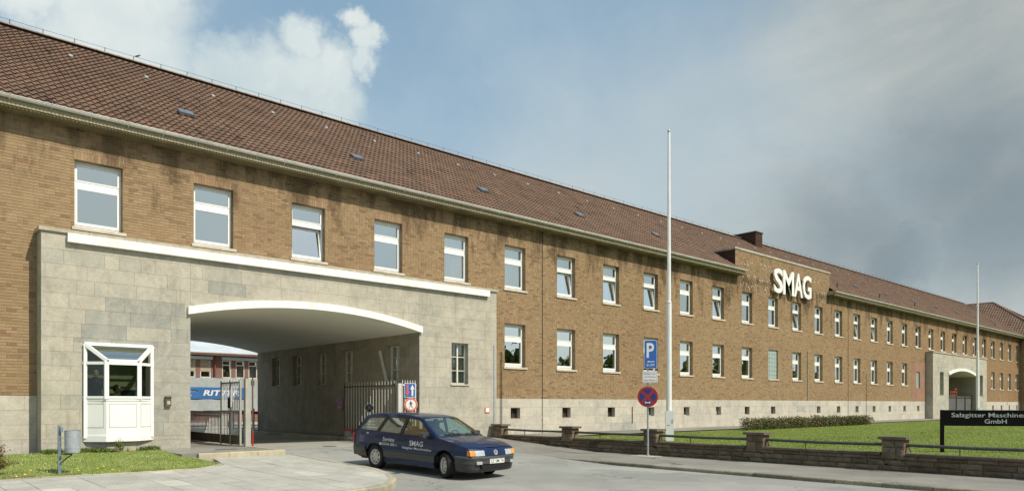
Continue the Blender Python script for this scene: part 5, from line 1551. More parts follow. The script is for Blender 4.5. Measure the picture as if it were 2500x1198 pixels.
    for s in ('l', 'r'):
        limb(J['shoulder_'+s], J['elbow_'+s], .072, .056); e = V(J['elbow_'+s]); limb(e, e.lerp(V(J['hand_'+s]), .9), .055, .038)
        g.lathe([(0, -.07), (.05, -.055), (.073, 0), (.05, .055), (0, .07)], J['shoulder_'+s], (0, 0, 1), 12); g.lathe([(0, -.056), (.04, -.04), (.056, 0), (.04, .04), (0, .056)], J['elbow_'+s], (0, 0, 1), 12)
    g.build('shirt', shirt, o, smooth=True)
    g = G()
    for s in ('l', 'r'):
        hp = V(J['pelvis'])+(V(J['shoulder_'+s])-V(J['neck']))*.4
        limb(hp, J['knee_'+s], .10, .07); limb(J['knee_'+s], J['ankle_'+s], .07, .055)
    g.lathe([(0, -.10), (.12, -.08), (.165, 0), (.16, .1)], J['pelvis'], (0, 0, 1), 14)
    g.build('trousers', 'shirt_dark', o, smooth=True)
    g = G()
    for s in (-1, 1): ell(H+face*.088+rtv_*s*.031+upv*.008, .010, .012, .008, 6, g)
    g.build('eyes', 'black', o)
    if tie:
        g = G(); a = V(J['neck'])+face*.09-upv*.04; b = V(J['chest'])+face*.15-upv*.05; g.tube([a, a.lerp(b, .5)+face*.02, b], [.012, .03, .04], 6); g.build('tie', tie, o)
    return o

# ------------------------------------------------------------ the car
CAR_YAW = math.atan2(-2.58, .32); CAR_LOC = Vector((.09, -.09, 0)) + Vector((10.16-.78*math.sin(CAR_YAW), 15.28+.78*math.cos(CAR_YAW), -.39))
car = thing('parked_car', 'dark blue estate car with grey bumpers and white SMAG service lettering leaving the gate', 'car', (0, 0, 0))
car.name = 'estate_car'; ORG['estate_car'] = Vector((0, 0, 0))
car.location = CAR_LOC; car.rotation_euler = (0, math.radians(1.95), CAR_YAW)
CAR_M = Matrix.Translation(CAR_LOC) @ car.rotation_euler.to_matrix().to_4x4()
def hw(x, z):
    t = .852
    if x > 1.45: t -= .115*((x-1.45)/.75)**2
    if x < -1.75: t -= .055*((-1.75-x)/.5)**2
    if z < .60: t -= .05*((.60-z)/.4)**2
    elif z < .93: t -= .035*((z-.60)/.33)**2
    else:
        q = (z-.93)/.49; t -= .035+.215*q**1.12
    return t
def side_panel(name, mat, outer, loops=(), off=0.0, smooth=True, sides=(-1, 1), cuts=True):
    """polygon in (x,z) mapped onto the curved side of the car, on both sides"""
    for s in sides:
        lo = [[Vector((a, b, 0)) for a, b in outer]] + [[Vector((a, b, 0)) for a, b in l] for l in loops]
        tr = tessellate_polygon(lo); flat = [p for l in lo for p in l]
        bm = bmesh.new(); vs_ = [bm.verts.new(p) for p in flat]
        for t in tr:
            try: bm.faces.new([vs_[i] for i in t])
            except ValueError: pass
        if cuts:
            x0 = min(p.x for p in flat); x1 = max(p.x for p in flat); z0 = min(p.y for p in flat); z1 = max(p.y for p in flat)
            z = z0+.05
            while z < z1: bmesh.ops.bisect_plane(bm, geom=bm.verts[:]+bm.edges[:]+bm.faces[:], plane_co=(0, z, 0), plane_no=(0, 1, 0)); z += .05
            x = math.floor(x0/.12)*.12
            while x < x1:
                if x > 1.3 or x < -1.6: bmesh.ops.bisect_plane(bm, geom=bm.verts[:]+bm.edges[:]+bm.faces[:], plane_co=(x, 0, 0), plane_no=(1, 0, 0))
                x += .12
        me = bpy.data.meshes.new(name)
        for v in bm.verts: a, b = v.co.x, v.co.y; v.co = (a, s*(hw(a, b)+off), b)
        bmesh.ops.recalc_face_normals(bm, faces=bm.faces); bm.to_mesh(me); bm.free(); me.materials.append(MATS[mat])
        if smooth: me.polygons.foreach_set('use_smooth', [True]*len(me.polygons))
        o = bpy.data.objects.new(name, me); COL.objects.link(o); o.parent = car; ORG[o.name] = Vector((0, 0, 0))
WXF, WXR, WR_ = 1.31, -1.31, .305
def arc(cx, r, zmin, ccw=True):
    """arch points from the front foot to the rear foot at height zmin, centre z .30"""
    a0 = math.asin((zmin-.30)/r); pts = [(cx+r*math.cos(a0+(PI-2*a0)*k/14), .30+r*math.sin(a0+(PI-2*a0)*k/14)) for k in range(15)]
    return pts
win1 = [(.80, .962), (.30, 1.285), (.16, 1.335), (-.22, 1.360), (-.27, .968)]
win2 = [(-.36, .970), (-.31, 1.362), (-1.02, 1.350), (-1.20, .985)]
win3 = [(-1.29, .987), (-1.13, 1.346), (-1.70, 1.315), (-1.80, 1.29), (-2.05, 1.01)]
topline = [(2.04, .745), (1.98, .775), (1.75, .835), (1.45, .885), (1.02, .955), (.62, 1.178), (.26, 1.372), (.16, 1.405), (-.1, 1.432), (-.5, 1.447), (-1.0, 1.445), (-1.5, 1.425), (-1.80, 1.395), (-1.95, 1.35), (-2.08, 1.18), (-2.22, 1.0), (-2.27, .93), (-2.30, .75), (-2.30, .56)]
outer = [(2.11, .56), (2.085, .68)] + topline + [(-2.2, .50)] + [p for p in reversed(arc(WXR, .375, .50))] + [p for p in reversed(arc(WXF, .375, .50))] + [(2.0, .50)]
side_panel('body_side', 'car_paint', outer, [win1, win2, win3])
side_panel('side_cladding', 'car_plastic', [(-.955, .345), (-.965, .50), (.965, .50), (.955, .345)], off=.012, cuts=False)
side_panel('sill', 'car_paint', [(-.97, .20), (-.96, .345), (.955, .345), (.93, .20)], off=.0, cuts=False)
side_panel('rear_cladding', 'car_plastic', [(-2.30, .30), (-2.30, .56), (-2.0, .56)] + [(-1.74, .565), (-1.68, .50), (-1.66, .30)], off=.012)
for wn in (win1, win2, win3):
    c = Vector((sum(p[0] for p in wn)/len(wn), sum(p[1] for p in wn)/len(wn)))
    bigp = [(c.x+(p[0]-c.x)*1.03, c.y+(p[1]-c.y)*1.05) for p in wn]
    side_panel('side_glass', 'car_glass', bigp, off=-.008)
    # black rubber surround
    big2 = [(c.x+(p[0]-c.x)*1.055, c.y+(p[1]-c.y)*1.085) for p in wn]
    side_panel('window_trim', 'car_black', big2, [wn], off=.003, cuts=True)
side_panel('pillar_trim', 'car_black', [(-.37, .965), (-.33, 1.37), (-.20, 1.37), (-.26, .965)], off=.005)
side_panel('pillar_trim', 'car_black', [(-1.30, .98), (-1.14, 1.357), (-1.01, 1.36), (-1.19, .98)], off=.005)
def seam(pts, w_=.009):
    for i in range(len(pts)-1):
        a = Vector(pts[i]); b = Vector(pts[i+1]); n = (b-a).normalized(); n = Vector((-n.y, n.x))*w_/2
        side_panel('door_gap', 'car_black', [tuple(a+n), tuple(b+n), tuple(b-n), tuple(a-n)], off=.0025, cuts=(b-a).length > .15, smooth=False)
seam([(.98, .36), (.98, .90), (.84, .965)]); seam([(-.30, .36), (-.32, .96)]); seam([(-.94, .50), (-1.08, .70), (-1.22, .80), (-1.25, .975)])
side_panel('rub_strip', 'car_black', [(-2.2, .558), (-2.2, .568), (-1.74, .568), (-1.74, .558)], off=.004)
def skin(stn, name, mat, crown=.03, t0=-1, t1=1, n=16, ext=0.0, pw=2.4):
    """surface across the car; stations (x, z, bulge)"""
    g = G(); m_ = n+1
    for (x, z, b) in stn:
        for k in range(m_):
            t = t0+(t1-t0)*k/n; e = 1-abs(t)**pw
            g.v.append((x+b*e, t*(hw(x, z)+ext), z+crown*e))
    for j in range(len(stn)-1):
        for k in range(n): g.f.append((j*m_+k, j*m_+k+1, (j+1)*m_+k+1, (j+1)*m_+k)); g.t.append(.5)
    return g.build(name, mat, car, smooth=True)
hood = [(2.04, .745, .10), (1.98, .775, .10), (1.75, .835, .10), (1.45, .885, .10), (1.20, .926, .10), (1.02, .955, .10)]
skin(hood, 'bonnet', 'car_paint', .035)
skin([(2.12, .555, .09), (2.085, .68, .10), (2.04, .745, .10)], 'front_panel', 'car_paint', .02)
ws = [(1.02, .957, .10), (.82, 1.068, .09), (.62, 1.180, .08), (.42, 1.29, .065), (.26, 1.374, .05)]
def sub(st, a, b):
    def at(s):
        q = s*(len(st)-1); i = min(int(q), len(st)-2); f = q-i; return tuple(st[i][k]*(1-f)+st[i+1][k]*f for k in range(3))
    return [at(a+(b-a)*k/6) for k in range(7)]
skin(sub(ws, .05, .95), 'windscreen', 'car_glass', .035, -.925, .925)
for a, b in ((-1, -.925), (.925, 1)): skin(ws, 'window_pillar', 'car_paint', .035, a, b, 2)
skin(sub(ws, 0, .05), 'scuttle', 'car_black', .035); skin(sub(ws, .95, 1), 'roof_edge', 'car_black', .035, -.93, .93)
roof_st = [(.26, 1.374, .05), (.16, 1.405, .04), (-.1, 1.432, .02), (-.5, 1.447, .0), (-1.0, 1.445, 0), (-1.5, 1.425, 0), (-1.80, 1.395, -.01), (-1.95, 1.35, -.03)]
skin(roof_st, 'roof', 'car_paint', .035)
tail = [(-1.95, 1.35, -.03), (-2.08, 1.18, -.06), (-2.22, 1.0, -.08), (-2.27, .93, -.08)]
skin(tail, 'rear_window', 'car_glass', .035, -.9, .9)
for a, b in ((-1, -.9), (.9, 1)): skin(tail, 'window_pillar', 'car_paint', .035, a, b, 2)
skin([(-2.27, .93, -.08), (-2.30, .75, -.08), (-2.30, .56, -.08)], 'tailgate', 'car_paint', .02)
for s in (-1, 1):
    g = G(); g.box(-2.335, -2.28, s*.60 if s > 0 else -.79, .79 if s > 0 else -.60, .66, .88); g.build('rear_lamp', 'lamp_red', car)
# bumpers: plan path lofted over a profile
def bumper(path, prof, name):
    g = G(); P = [Vector(p) for p in path]; N = len(P); m_ = len(prof)
    for i in range(N):
        t = (P[min(i+1, N-1)]-P[max(i-1, 0)]).normalized(); nn = Vector((-t.y, t.x)) if name else None
        for (o_, z) in prof: q = P[i]+nn*o_; g.v.append((q.x, q.y, z))
    for i in range(N-1):
        for k in range(m_-1): g.f.append((i*m_+k, (i+1)*m_+k, (i+1)*m_+k+1, i*m_+k+1)); g.t.append(.5)
    return g.build(name, 'car_plastic', car, smooth=True)
fp = [(1.695, -.853), (1.80, -.855), (1.95, -.835), (2.06, -.785), (2.125, -.70), (2.165, -.56), (2.20, -.30), (2.21, 0)]
fp = fp + [(x, -y) for x, y in reversed(fp[:-1])]
prof = [(-.06, .575), (.0, .570), (.022, .560), (.028, .54), (.028, .50), (.020, .485), (.020, .42), (.022, .40), (.010, .38), (.0, .30), (-.02, .225), (-.06, .20)]
# outward normal of this path points away from the car: path runs right to left round the front
bumper([(x, y) for x, y in reversed(fp)], [(o_, z) for o_, z in prof], 'front_bumper')
rp = [(-1.70, .853), (-1.95, .845), (-2.20, .80), (-2.31, .70), (-2.37, .40), (-2.39, 0)]; rp = rp+[(x, -y) for x, y in reversed(rp[:-1])]
bumper([(x, y) for x, y in reversed(rp)], [(-.06, .575), (.0, .57), (.02, .55), (.02, .44), (.0, .40), (-.06, .30), (-.10, .26)], 'rear_bumper')
g = G(); g.box(2.19, 2.236, -.50, .50, .285, .375); g.build('air_intake', 'car_black', car)
for s in (-1, 1):
    g = G(); g.obox((2.205, s*.565, .425), (.35, -s*.0+s*.10, 0), (-.1*s, .35, 0), (0, 0, 1), .02, .075, .035); g.build('fog_lamp', 'lamp_glass', car)
g = G(); g.box(2.225, 2.238, -.49, .49, .40, .478); g.build('bumper_insert', 'car_plastic', car)
# number plate
pt_ = part('number_plate', car); ORG[pt_.name] = Vector((0, 0, 0))
g = G(); g.box(2.240, 2.250, -.245, .275, .395, .51); g.build('plate', 'sign_white', pt_)
text_obj('SZ·SM 74', (2.2515, .015, .452), (1, 0, 0), .078, 'black', pt_, width=.45, offset=.006)
g = G()
for (a, b, c, d) in ((-.242, .272, .503, .507), (-.242, .272, .398, .402), (-.242, -.238, .398, .507), (.268, .272, .398, .507)): g.box(2.2495, 2.2515, a, b, c, d)
g.build('plate_border', 'black', pt_)
# lamps on the nose
def nose(y, z, off=.0):
    st = [(2.12, .555, .09), (2.085, .68, .10), (2.04, .745, .10)]
    if z < .68: f = (z-.555)/.125; x, b = 2.12+(2.085-2.12)*f, .09+.01*f
    else: f = (z-.68)/.065; x, b = 2.085-.045*f, .10
    t = min(1, abs(y)/hw(x, z)); return (x+b*(1-t**2.4)+off, y, z)
def nose_patch(name, mat, ya, yb, za, zb, off, n=8):
    g = G()
    for j in range(5):
        for k in range(n+1): g.v.append(nose(ya+(yb-ya)*k/n, za+(zb-za)*j/4, off))
    for j in range(4):
        for k in range(n): g.f.append((j*(n+1)+k, j*(n+1)+k+1, (j+1)*(n+1)+k+1, (j+1)*(n+1)+k)); g.t.append(.5)
    # rim
    m_ = n+1
    for k in range(n):
        for j in (0, 4):
            a = g.v[j*m_+k]; b = g.v[j*m_+k+1]; g.quad(a, b, (b[0]-off-.01, b[1], b[2]), (a[0]-off-.01, a[1], a[2]))
    for k in (0, n):
        for j in range(4):
            a = g.v[j*m_+k]; b = g.v[(j+1)*m_+k]; g.quad(a, b, (b[0]-off-.01, b[1], b[2]), (a[0]-off-.01, a[1], a[2]))
    return g.build(name, mat, car, smooth=False)
for s in (-1, 1):
    nose_patch('headlight', 'lamp_glass', s*.37, s*.635, .585, .712, .012)
    nose_patch('lamp_surround', 'car_black', s*.36, s*.79, .576, .722, .006)
    nose_patch('indicator', 'lamp_amber', s*.642, s*.785, .588, .708, .013)
    lo = [(1.955, .588), (1.955, .70), (2.075, .71), (2.098, .588)]
side_panel('indicator', 'lamp_amber', [(2.02, .588), (2.01, .706), (2.07, .708), (2.102, .588)], off=.006)
# emblem: ring with the two letters
em = part('badge', car); ORG[em.name] = Vector((0, 0, 0)); bc = Vector(nose(0, .655, .008))
g = G(); g.lathe([(.050, 0), (.050, .010), (.060, .010), (.062, 0)], bc, (1, 0, .25), 28); g.build('ring', 'decal_white', em)
g = G(); g.disc(bc-Vector((.002, 0, 0)), (1, 0, 0), .051, .004, 24); g.build('field', 'car_black', em)
g = G()
def stroke(pl):
    for i in range(len(pl)-1):
        a = bc+Vector((.009, -pl[i][0], pl[i][1])); b = bc+Vector((.009, -pl[i+1][0], pl[i+1][1])); g.tube([a, b], .0048, 5)
# note: viewer sees +y to the right when facing the nose
stroke([(-.022, .042), (0, .006), (.022, .042)]); stroke([(-.044, .018), (-.018, -.040), (0, -.002), (.018, -.040), (.044, .018)])
g.build('monogram', 'decal_white', em)
# mirrors, handles, wipers
for s in (-1, 1):
    g = G(); x0, y0, z0 = .66, s*(hw(.66, .98)+.10), 1.0
    g.poly(rrect(.22, .135, .04), (x0+.055, y0, z0), (-1, s*.12, 0), .11); g.build('wing_mirror', 'car_plastic', car)
    g = G(); g.box(.64, .72, min(s*.78, s*.90), max(s*.78, s*.90), .955, .985); g.build('mirror_arm', 'car_black', car)
for hx in (-.18, -1.13): side_panel('door_handle', 'car_black', [(hx-.09, .835), (hx-.09, .868), (hx+.07, .865), (hx+.085, .85), (hx+.07, .83)], off=.022, cuts=False)
for ya in (.62, -.08):
    g = G(); pts = []
    for k in range(6):
        y = ya-.50*k/5; t = abs(y)/.81; e = 1-t**2.4; x = .985-.03*k/5; z = .957+(1.02-x)*.55
        pts.append((x+.10*e, y, z+.035*e+.012))
    g.tube(pts, .009, 5); g.build('wiper', 'car_black', car)
g = G(); g.box(-1.66, -1.60, -.848, -.840, .90, .93); g.build('fuel_sticker', 'decal_white', car)
side_panel('fender_repeater', 'car_black', [(1.56, .66), (1.56, .685), (1.62, .685), (1.62, .66)], off=.005, sides=(-1, 1), cuts=False)
# arches, underbody, interior
g = G(); g.box(-2.2, 1.95, -.60, .60, .20, .50); g.box(-.93, .93, -.79, .79, .19, .30); g.build('underbody', 'car_black', car)
for wx in (WXF, WXR):
    for s in (-1, 1):
        g = G(); n = 14; ys_ = (s*.56, s*.838)
        for k in range(n):
            a0 = -.05+(PI+.1)*k/n; a1 = -.05+(PI+.1)*(k+1)/n; r = .378
            g.quad((wx+r*math.cos(a0), ys_[0], .30+r*math.sin(a0)), (wx+r*math.cos(a1), ys_[0], .30+r*math.sin(a1)), (wx+r*math.cos(a1), ys_[1], .30+r*math.sin(a1)), (wx+r*math.cos(a0), ys_[1], .30+r*math.sin(a0)))
        g.build('wheel_arch', 'car_black', car)
g = G(); g.box(-2.15, .95, -.76, .76, .34, .40); g.box(-2.15, -2.1, -.7, .7, .4, .9)
for s in (-1, 1): g.box(-2.1, 1.0, min(s*.74, s*.77), max(s*.74, s*.77), .4, .93)
g.box(.55, 1.0, -.74, .74, .45, .93); g.build('cabin_lining', 'car_interior', car)
g = G(); g.add([(.62, -.72, .92), (.62, .72, .92), (1.04, .70, .945), (1.04, -.70, .945)], [(0, 1, 2, 3)]); g.box(.55, .66, -.70, .70, .70, .94); g.box(.50, .7, .22, .52, .90, .99); g.build('dashboard', 'car_interior', car)
for y in (-.37, .37):
    g = G(); g.poly(rrect(.50, .16, .06), (-.42, y, .50), (1, 0, 0), .52); g.obox((-.50, y, .80), (.2, 0, 1), (0, 1, 0), (1, 0, -.2), .33, .235, .06); g.obox((-.575, y, 1.17), (.2, 0, 1), (0, 1, 0), (1, 0, -.2), .085, .125, .045)
    g.build('front_seat', 'seat_cloth', car)
g = G(); g.box(-1.35, -.9, -.62, .62, .42, .58); g.obox((-1.40, 0, .76), (.2, 0, 1), (0, 1, 0), (1, 0, -.2), .24, .62, .06); g.build('rear_seat', 'seat_cloth', car)
g = G(); c = Vector((.36, .37, .90)); ax = Vector((.86, 0, -.42)).normalized(); a = ax.orthogonal().normalized(); b = ax.cross(a)
pts = [c+(a*math.cos(2*PI*k/24)+b*math.sin(2*PI*k/24))*.185 for k in range(25)]
g.tube(pts, .014, 6, False); g.tube([c-Vector((0, .17, 0)), c+Vector((0, .17, 0))], .02, 5); g.tube([c, c+ax*.25], .03, 6); g.build('steering_wheel', 'car_black', car)
g = G(); g.box(.30, .34, -.10, .10, 1.27, 1.33); g.build('inside_mirror', 'car_black', car)
# wheels
def wheel(x, s, steer):
    r = bpy.data.objects.new('wheel', None); COL.objects.link(r); r.parent = car; r.location = (x, s*.745, WR_); r.rotation_euler = (0, 0, steer); r.empty_display_size = .1; ORG[r.name] = Vector((0, 0, 0))
    n = 40; g = G()
    g.lathe([(.195, .075), (.215, .092), (.262, .097), (.290, .086), (.303, .062), (.305, .0), (.303, -.062), (.290, -.086), (.262, -.095), (.2, -.09)], (0, 0, 0), (0, s, 0), n)
    g.build('tyre', 'tyre', r, smooth=True)
    g = G()
    for k in range(56):   # tread blocks
        a0 = 2*PI*k/56
        for h0, h1 in ((-.080, -.048), (-.040, -.003), (.003, .040), (.048, .080)):
            sh_ = .4*abs(h0+h1)/2
            A_ = [(math.cos(a0+d_+sh_), h_, math.sin(a0+d_+sh_)) for d_, h_ in ((0, h0), (.075, h0), (.075, h1), (0, h1))]
            rr_ = .3085 if abs(h0) < .045 and abs(h1) < .045 else .3035
            g.add([(p[0]*rr_, p[1]*s, p[2]*rr_) for p in A_], [(0, 1, 2, 3)])
    g.build('tread', 'tyre', r)
    g = G(); g.lathe([(.205, .070), (.200, .088), (.188, .090), (.180, .066), (.165, .060), (.115, .083), (.090, .090), (.0, .093)], (0, 0, 0), (0, s, 0), n); g.build('rim', 'rim', r, smooth=True)
    g = G()
    for k in range(8):
        a0 = 2*PI*(k+.5)/8; c = Vector((math.cos(a0)*.147, s*.074, math.sin(a0)*.147)); rad_ = Vector((math.cos(a0), 0, math.sin(a0))); tan_ = Vector((-math.sin(a0), 0, math.cos(a0)))
        nrm_ = Vector((0, s, 0))+rad_*.45
        vs_ = [c+rad_*.019*math.cos(q)+tan_*.024*math.sin(q)+Vector((0, s*(.006-.0075*math.cos(q)), 0)) for q in [2*PI*i/8 for i in range(8)]]
        g.add(vs_, [tuple(range(8))])
    g.build('vent_hole', 'car_black', r)
    g = G(); g.lathe([(.18, -.06), (.0, -.06)], (0, 0, 0), (0, s, 0), 16); g.build('brake_disc', 'car_black', r)
for s in (-1, 1): wheel(WXF, s, math.radians(-22)); wheel(WXR, s, 0)
# lettering on the right side
def car_text(s_, x0, z0, h_, wd_, mat='decal_white', off=.004, bold=.0):
    vs_, fs_ = text_pts(s_, 1.0, bold); a = np.array(vs_); mn = a.min(0); mx = a.max(0); kx = wd_/(mx[0]-mn[0]); kz = h_/(mx[1]-mn[1])
    g = G(); P_ = []
    for x, y in vs_: X_ = x0+(x-mn[0])*kx; Z_ = z0+(y-mn[1])*kz; P_.append((X_, -(hw(X_, Z_)+off), Z_))
    g.add(P_, fs_); g.build('lettering', mat, car)
car_text('Service', -1.00, .745, .105, .46, bold=.012)
car_text('05341-302-1', -1.00, .640, .068, .56, bold=.012)
g = G()
for (a, b, c, d) in ((-1.12, -1.03, .640, .675), (-1.13, -1.02, .685, .70), (-1.09, -1.06, .675, .69)):
    P_ = [(x, -(hw(x, z)+.004), z) for x, z in ((a, c), (b, c), (b, d), (a, d))]; g.add(P_, [(0, 1, 2, 3)])
g.build('phone_symbol', 'decal_white', car)
car_text('SMAG', .05, .695, .130, .50, bold=.018)
car_text('Salzgitter Maschinenbau', -.22, .590, .075, 1.08, bold=.016)
for t_, dz, wd_ in (('Zapfwellen', .20, .26), ('Bagger + Hubs', .125, .36), ('und Bergwerkstechnik', .05, .52)): car_text(t_, -1.92+(.20-dz)*-.2+.12, .99+dz, .045, wd_, bold=.01, off=.0)
# driver
human('person', 'driver in a pale blue shirt with red tie sitting behind the car windscreen', dict(
    pelvis=(-.22, .37, .56), chest=(-.30, .37, .86), neck=(-.33, .37, 1.06), head=(-.28, .37, 1.20), shoulder_l=(-.31, .55, 1.00), shoulder_r=(-.31, .19, 1.00),
    elbow_l=(-.06, .60, .82), elbow_r=(-.06, .15, .82), hand_l=(.24, .53, .93), hand_r=(.24, .21, .93), knee_l=(.22, .47, .68), knee_r=(.22, .27, .68), ankle_l=(.55, .47, .46), ankle_r=(.55, .27, .46)),
    (1, 0, 0), CAR_M, 'shirt_blue', tie='tie_red')
# gatekeepers in the booth
fz = .62
human('person', 'dark-clothed gatekeeper standing behind the left pane of the white booth', dict(
    pelvis=(4.95, 23.15, fz+.93), chest=(4.95, 23.15, fz+1.22), neck=(4.95, 23.14, fz+1.46), head=(4.95, 23.11, fz+1.62), shoulder_l=(5.12, 23.17, fz+1.40), shoulder_r=(4.77, 23.14, fz+1.40),
    elbow_l=(5.20, 23.14, fz+1.12), elbow_r=(4.70, 23.10, fz+1.12), hand_l=(5.15, 22.98, fz+.93), hand_r=(4.78, 22.96, fz+.93), knee_l=(5.04, 23.13, fz+.50), knee_r=(4.86, 23.13, fz+.50), ankle_l=(5.04, 23.17, fz+.08), ankle_r=(4.86, 23.17, fz+.08)),
    (-.2, -1, 0), Matrix.Identity(4), 'shirt_dark')
sz = .62
human('person', 'gatekeeper seated at the desk behind the middle pane of the white booth', dict(
    pelvis=(5.45, 23.3, sz+.50), chest=(5.47, 23.28, sz+.80), neck=(5.50, 23.26, sz+1.0), head=(5.53, 23.24, sz+1.15), shoulder_l=(5.52, 23.44, sz+.94), shoulder_r=(5.46, 23.08, sz+.94),
    elbow_l=(5.70, 23.48, sz+.76), elbow_r=(5.62, 22.98, sz+.80), hand_l=(5.92, 23.34, sz+.84), hand_r=(5.86, 22.98, sz+.87), knee_l=(5.88, 23.38, sz+.50), knee_r=(5.86, 23.18, sz+.50), ankle_l=(5.90, 23.38, sz+.08), ankle_r=(5.90, 23.18, sz+.08)),
    (1, -.35, 0), Matrix.Identity(4), 'shirt_blue')
# small bird on the ridge wire
bd = thing('bird', 'small bird perched on the roof ridge wire above the first windows', 'bird', (8.2, YR, ZR+.2))
g = G(); bp_ = Vector((8.05, YR, ZR+.24))
g.tube([bp_+Vector((-.10, 0, -.03)), bp_+Vector((-.04, 0, .0)), bp_+Vector((.03, 0, .03)), bp_+Vector((.06, 0, .07)), bp_+Vector((.09, 0, .075)), bp_+Vector((.115, 0, .07))], [.008, .03, .035, .022, .022, .003], 8); g.build('body', 'twig', bd)

g = G(); g.disc((12.4, 23.35, -.17), (0, -1, 0), .01, .01, 6); g = G(); g.lathe([(.0, .010), (.22, .010), (.25, .004), (.25, -.02)], (12.4, 23.4, -.168), (0, 0, 1), 20); tag(g.build('drain_cover', 'old_gate'), 'small round iron drain cover in the roadway at the mouth of the passage', 'cover')
# ------------------------------------------------------------ vegetation
def blades(name, N, region, zf, mat, hmin, hmax, wmin, wmax, seed, clump=None, up=.75):
    rr = np.random.RandomState(seed); x0, x1, y0, y1 = region[:4]; ins = region[4] if len(region) > 4 else None
    xs = rr.uniform(x0, x1, N); ys = rr.uniform(y0, y1, N)
    if clump is not None:
        w_ = clump(xs, ys); keep = rr.rand(N) < w_; xs = xs[keep]; ys = ys[keep]
    if ins is not None:
        k = np.array([ins(a, b) for a, b in zip(xs, ys)]); xs = xs[k]; ys = ys[k]
    n = len(xs); zs = np.array([zf(a, b) for a, b in zip(xs, ys)])
    a = rr.uniform(0, 2*PI, n); wd = rr.uniform(wmin, wmax, n); h = rr.uniform(hmin, hmax, n); l = rr.uniform(-.6, .6, (n, 2))*h[:, None]
    v = np.zeros((n, 3, 3)); v[:, 0] = np.c_[xs-np.cos(a)*wd, ys-np.sin(a)*wd, zs-.003]; v[:, 1] = np.c_[xs+np.cos(a)*wd, ys+np.sin(a)*wd, zs-.003]; v[:, 2] = np.c_[xs+l[:, 0], ys+l[:, 1], zs+h]
    g = G(); g.v = v.reshape(-1, 3).tolist(); g.f = [(3*i, 3*i+1, 3*i+2) for i in range(n)]; g.t = rr.rand(n).tolist()
    o = g.build(name, mat, None, kind='stuff'); return o
tag(blades('grass', 60000, (.8, 7.4, 18.27, 23.4, lambda x, y: inpoly(x, y, glp) and not (x > 3.6 and y > 22.8)), gl_z, 'grass_dry', .015, .05, .004, .010, 1), 'sunlit yellow-green grass growing on the strip in front of the portal', 'grass')
tag(blades('grass', 20000, (3.6, 7.3, 22.35, 22.85, lambda x, y: inpoly(x, y, glp)), gl_z, 'leaf_green', .03, .16, .006, .02, 2,
           lambda x, y: np.clip(.25+.9*np.sin(x*3.1)*np.sin(x*1.3+.7)+.5*np.exp(-((x-5.6)/.5)**2), .02, 1)*.5), 'fringe of dark green weeds at the foot of the portal wall', 'weeds')
tag(blades('grass', 7000, (.8, 6.3, 18.22, 18.42), gl_z, 'grass_dry', .03, .10, .004, .012, 3, lambda x, y: np.clip(np.sin(x*4.1)+np.sin(x*9.7), 0, 1)), 'tufts of taller grass along the edging strip', 'grass')
tag(blades('grass', 190000, (19.95, 75, 1, 20.85, lambda x, y: y > x*.19), lawn_z, 'grass_blade', .008, .028, .006, .016, 4, lambda x, y: np.clip(26/(x+.01), 0, 1)**1.4), 'mown green lawn grass behind the low wall', 'grass')
tag(blades('weeds', 2500, (16.32, 16.5, -2, 17), lambda x, y: -.44, 'grass_dry', .02, .06, .005, .012, 6, lambda x, y: np.clip(np.sin(y*2.2)+np.sin(y*5.3)-.6, 0, 1)*.6), 'sparse weeds in the gutter of the right kerb', 'weeds')
def flowers(name, N, region, zf, mat, r, seed, ins, label):
    rr = random.Random(seed); g = G()
    for k in range(N):
        x = rr.uniform(*region[:2]); y = rr.uniform(*region[2:])
        if not ins(x, y): continue
        z = zf(x, y)+rr.uniform(.035, .07); q = r*rr.uniform(.7, 1.2)
        pts = [(x+q*math.cos(2*PI*i/6), y+q*math.sin(2*PI*i/6), z) for i in range(6)]+[(x, y, z+q*.8)]
        g.add(pts, [(i, (i+1) % 6, 6) for i in range(6)])
    o = g.build(name, mat, None, kind='stuff'); tag(o, label, 'flowers')
flowers('daisies', 260, (1.5, 6.4, 18.6, 22.6), gl_z, 'petal_white', .010, 8, lambda x, y: inpoly(x, y, glp) and math.sin(x*2.3)+math.sin(y*3.1+1) > 0, 'scattered white daisies in the grass strip by the litter bin')
flowers('dandelions', 14, (1.5, 6.2, 18.4, 19.4), gl_z, 'petal_yellow', .025, 9, lambda x, y: True, 'few yellow dandelions along the front of the grass strip')
flowers('dandelions', 210, (20, 60, 3, 20), lawn_z, 'petal_yellow', .022, 10, lambda x, y: y > x*.19, 'yellow dandelions dotted over the big lawn')
def leaves(g, cen, rad, n, size, rr, shell=.35, squash=1.0, zmin=None):
    for k in range(n):
        d = Vector((rr.gauss(0, 1), rr.gauss(0, 1), rr.gauss(0, 1))).normalized(); q = (shell+(1-shell)*rr.random())
        p = Vector(cen)+Vector((d.x*rad[0], d.y*rad[1], d.z*rad[2]))*q
        if zmin is not None and p.z < zmin: p.z = zmin+rr.random()*.1
        a = Vector((rr.gauss(0, 1), rr.gauss(0, 1), rr.gauss(0, 1))).normalized(); b = a.orthogonal().normalized(); s = size*rr.uniform(.6, 1.3)
        g.add([p-a*s, p+b*s*.5, p+a*s, p-b*s*.5], [(0, 1, 2, 3)], rr.random())
rr = random.Random(77)
hd = thing('hedge', 'low clipped brownish-green hedge on the lawn near the facade', 'hedge', (42, 19.85, -.04))
g = G()
x = 34.5
while x < 50.4:
    hh = .50+.17*rr.random(); leaves(g, (x, 19.85+rr.uniform(-.1, .1), hh*.50), (.30, .50, hh*.58), 300, .048, rr, .5, zmin=-.03); x += .34+.05*rr.random()
g.build('foliage', 'hedge_leaf', hd)
g = G()
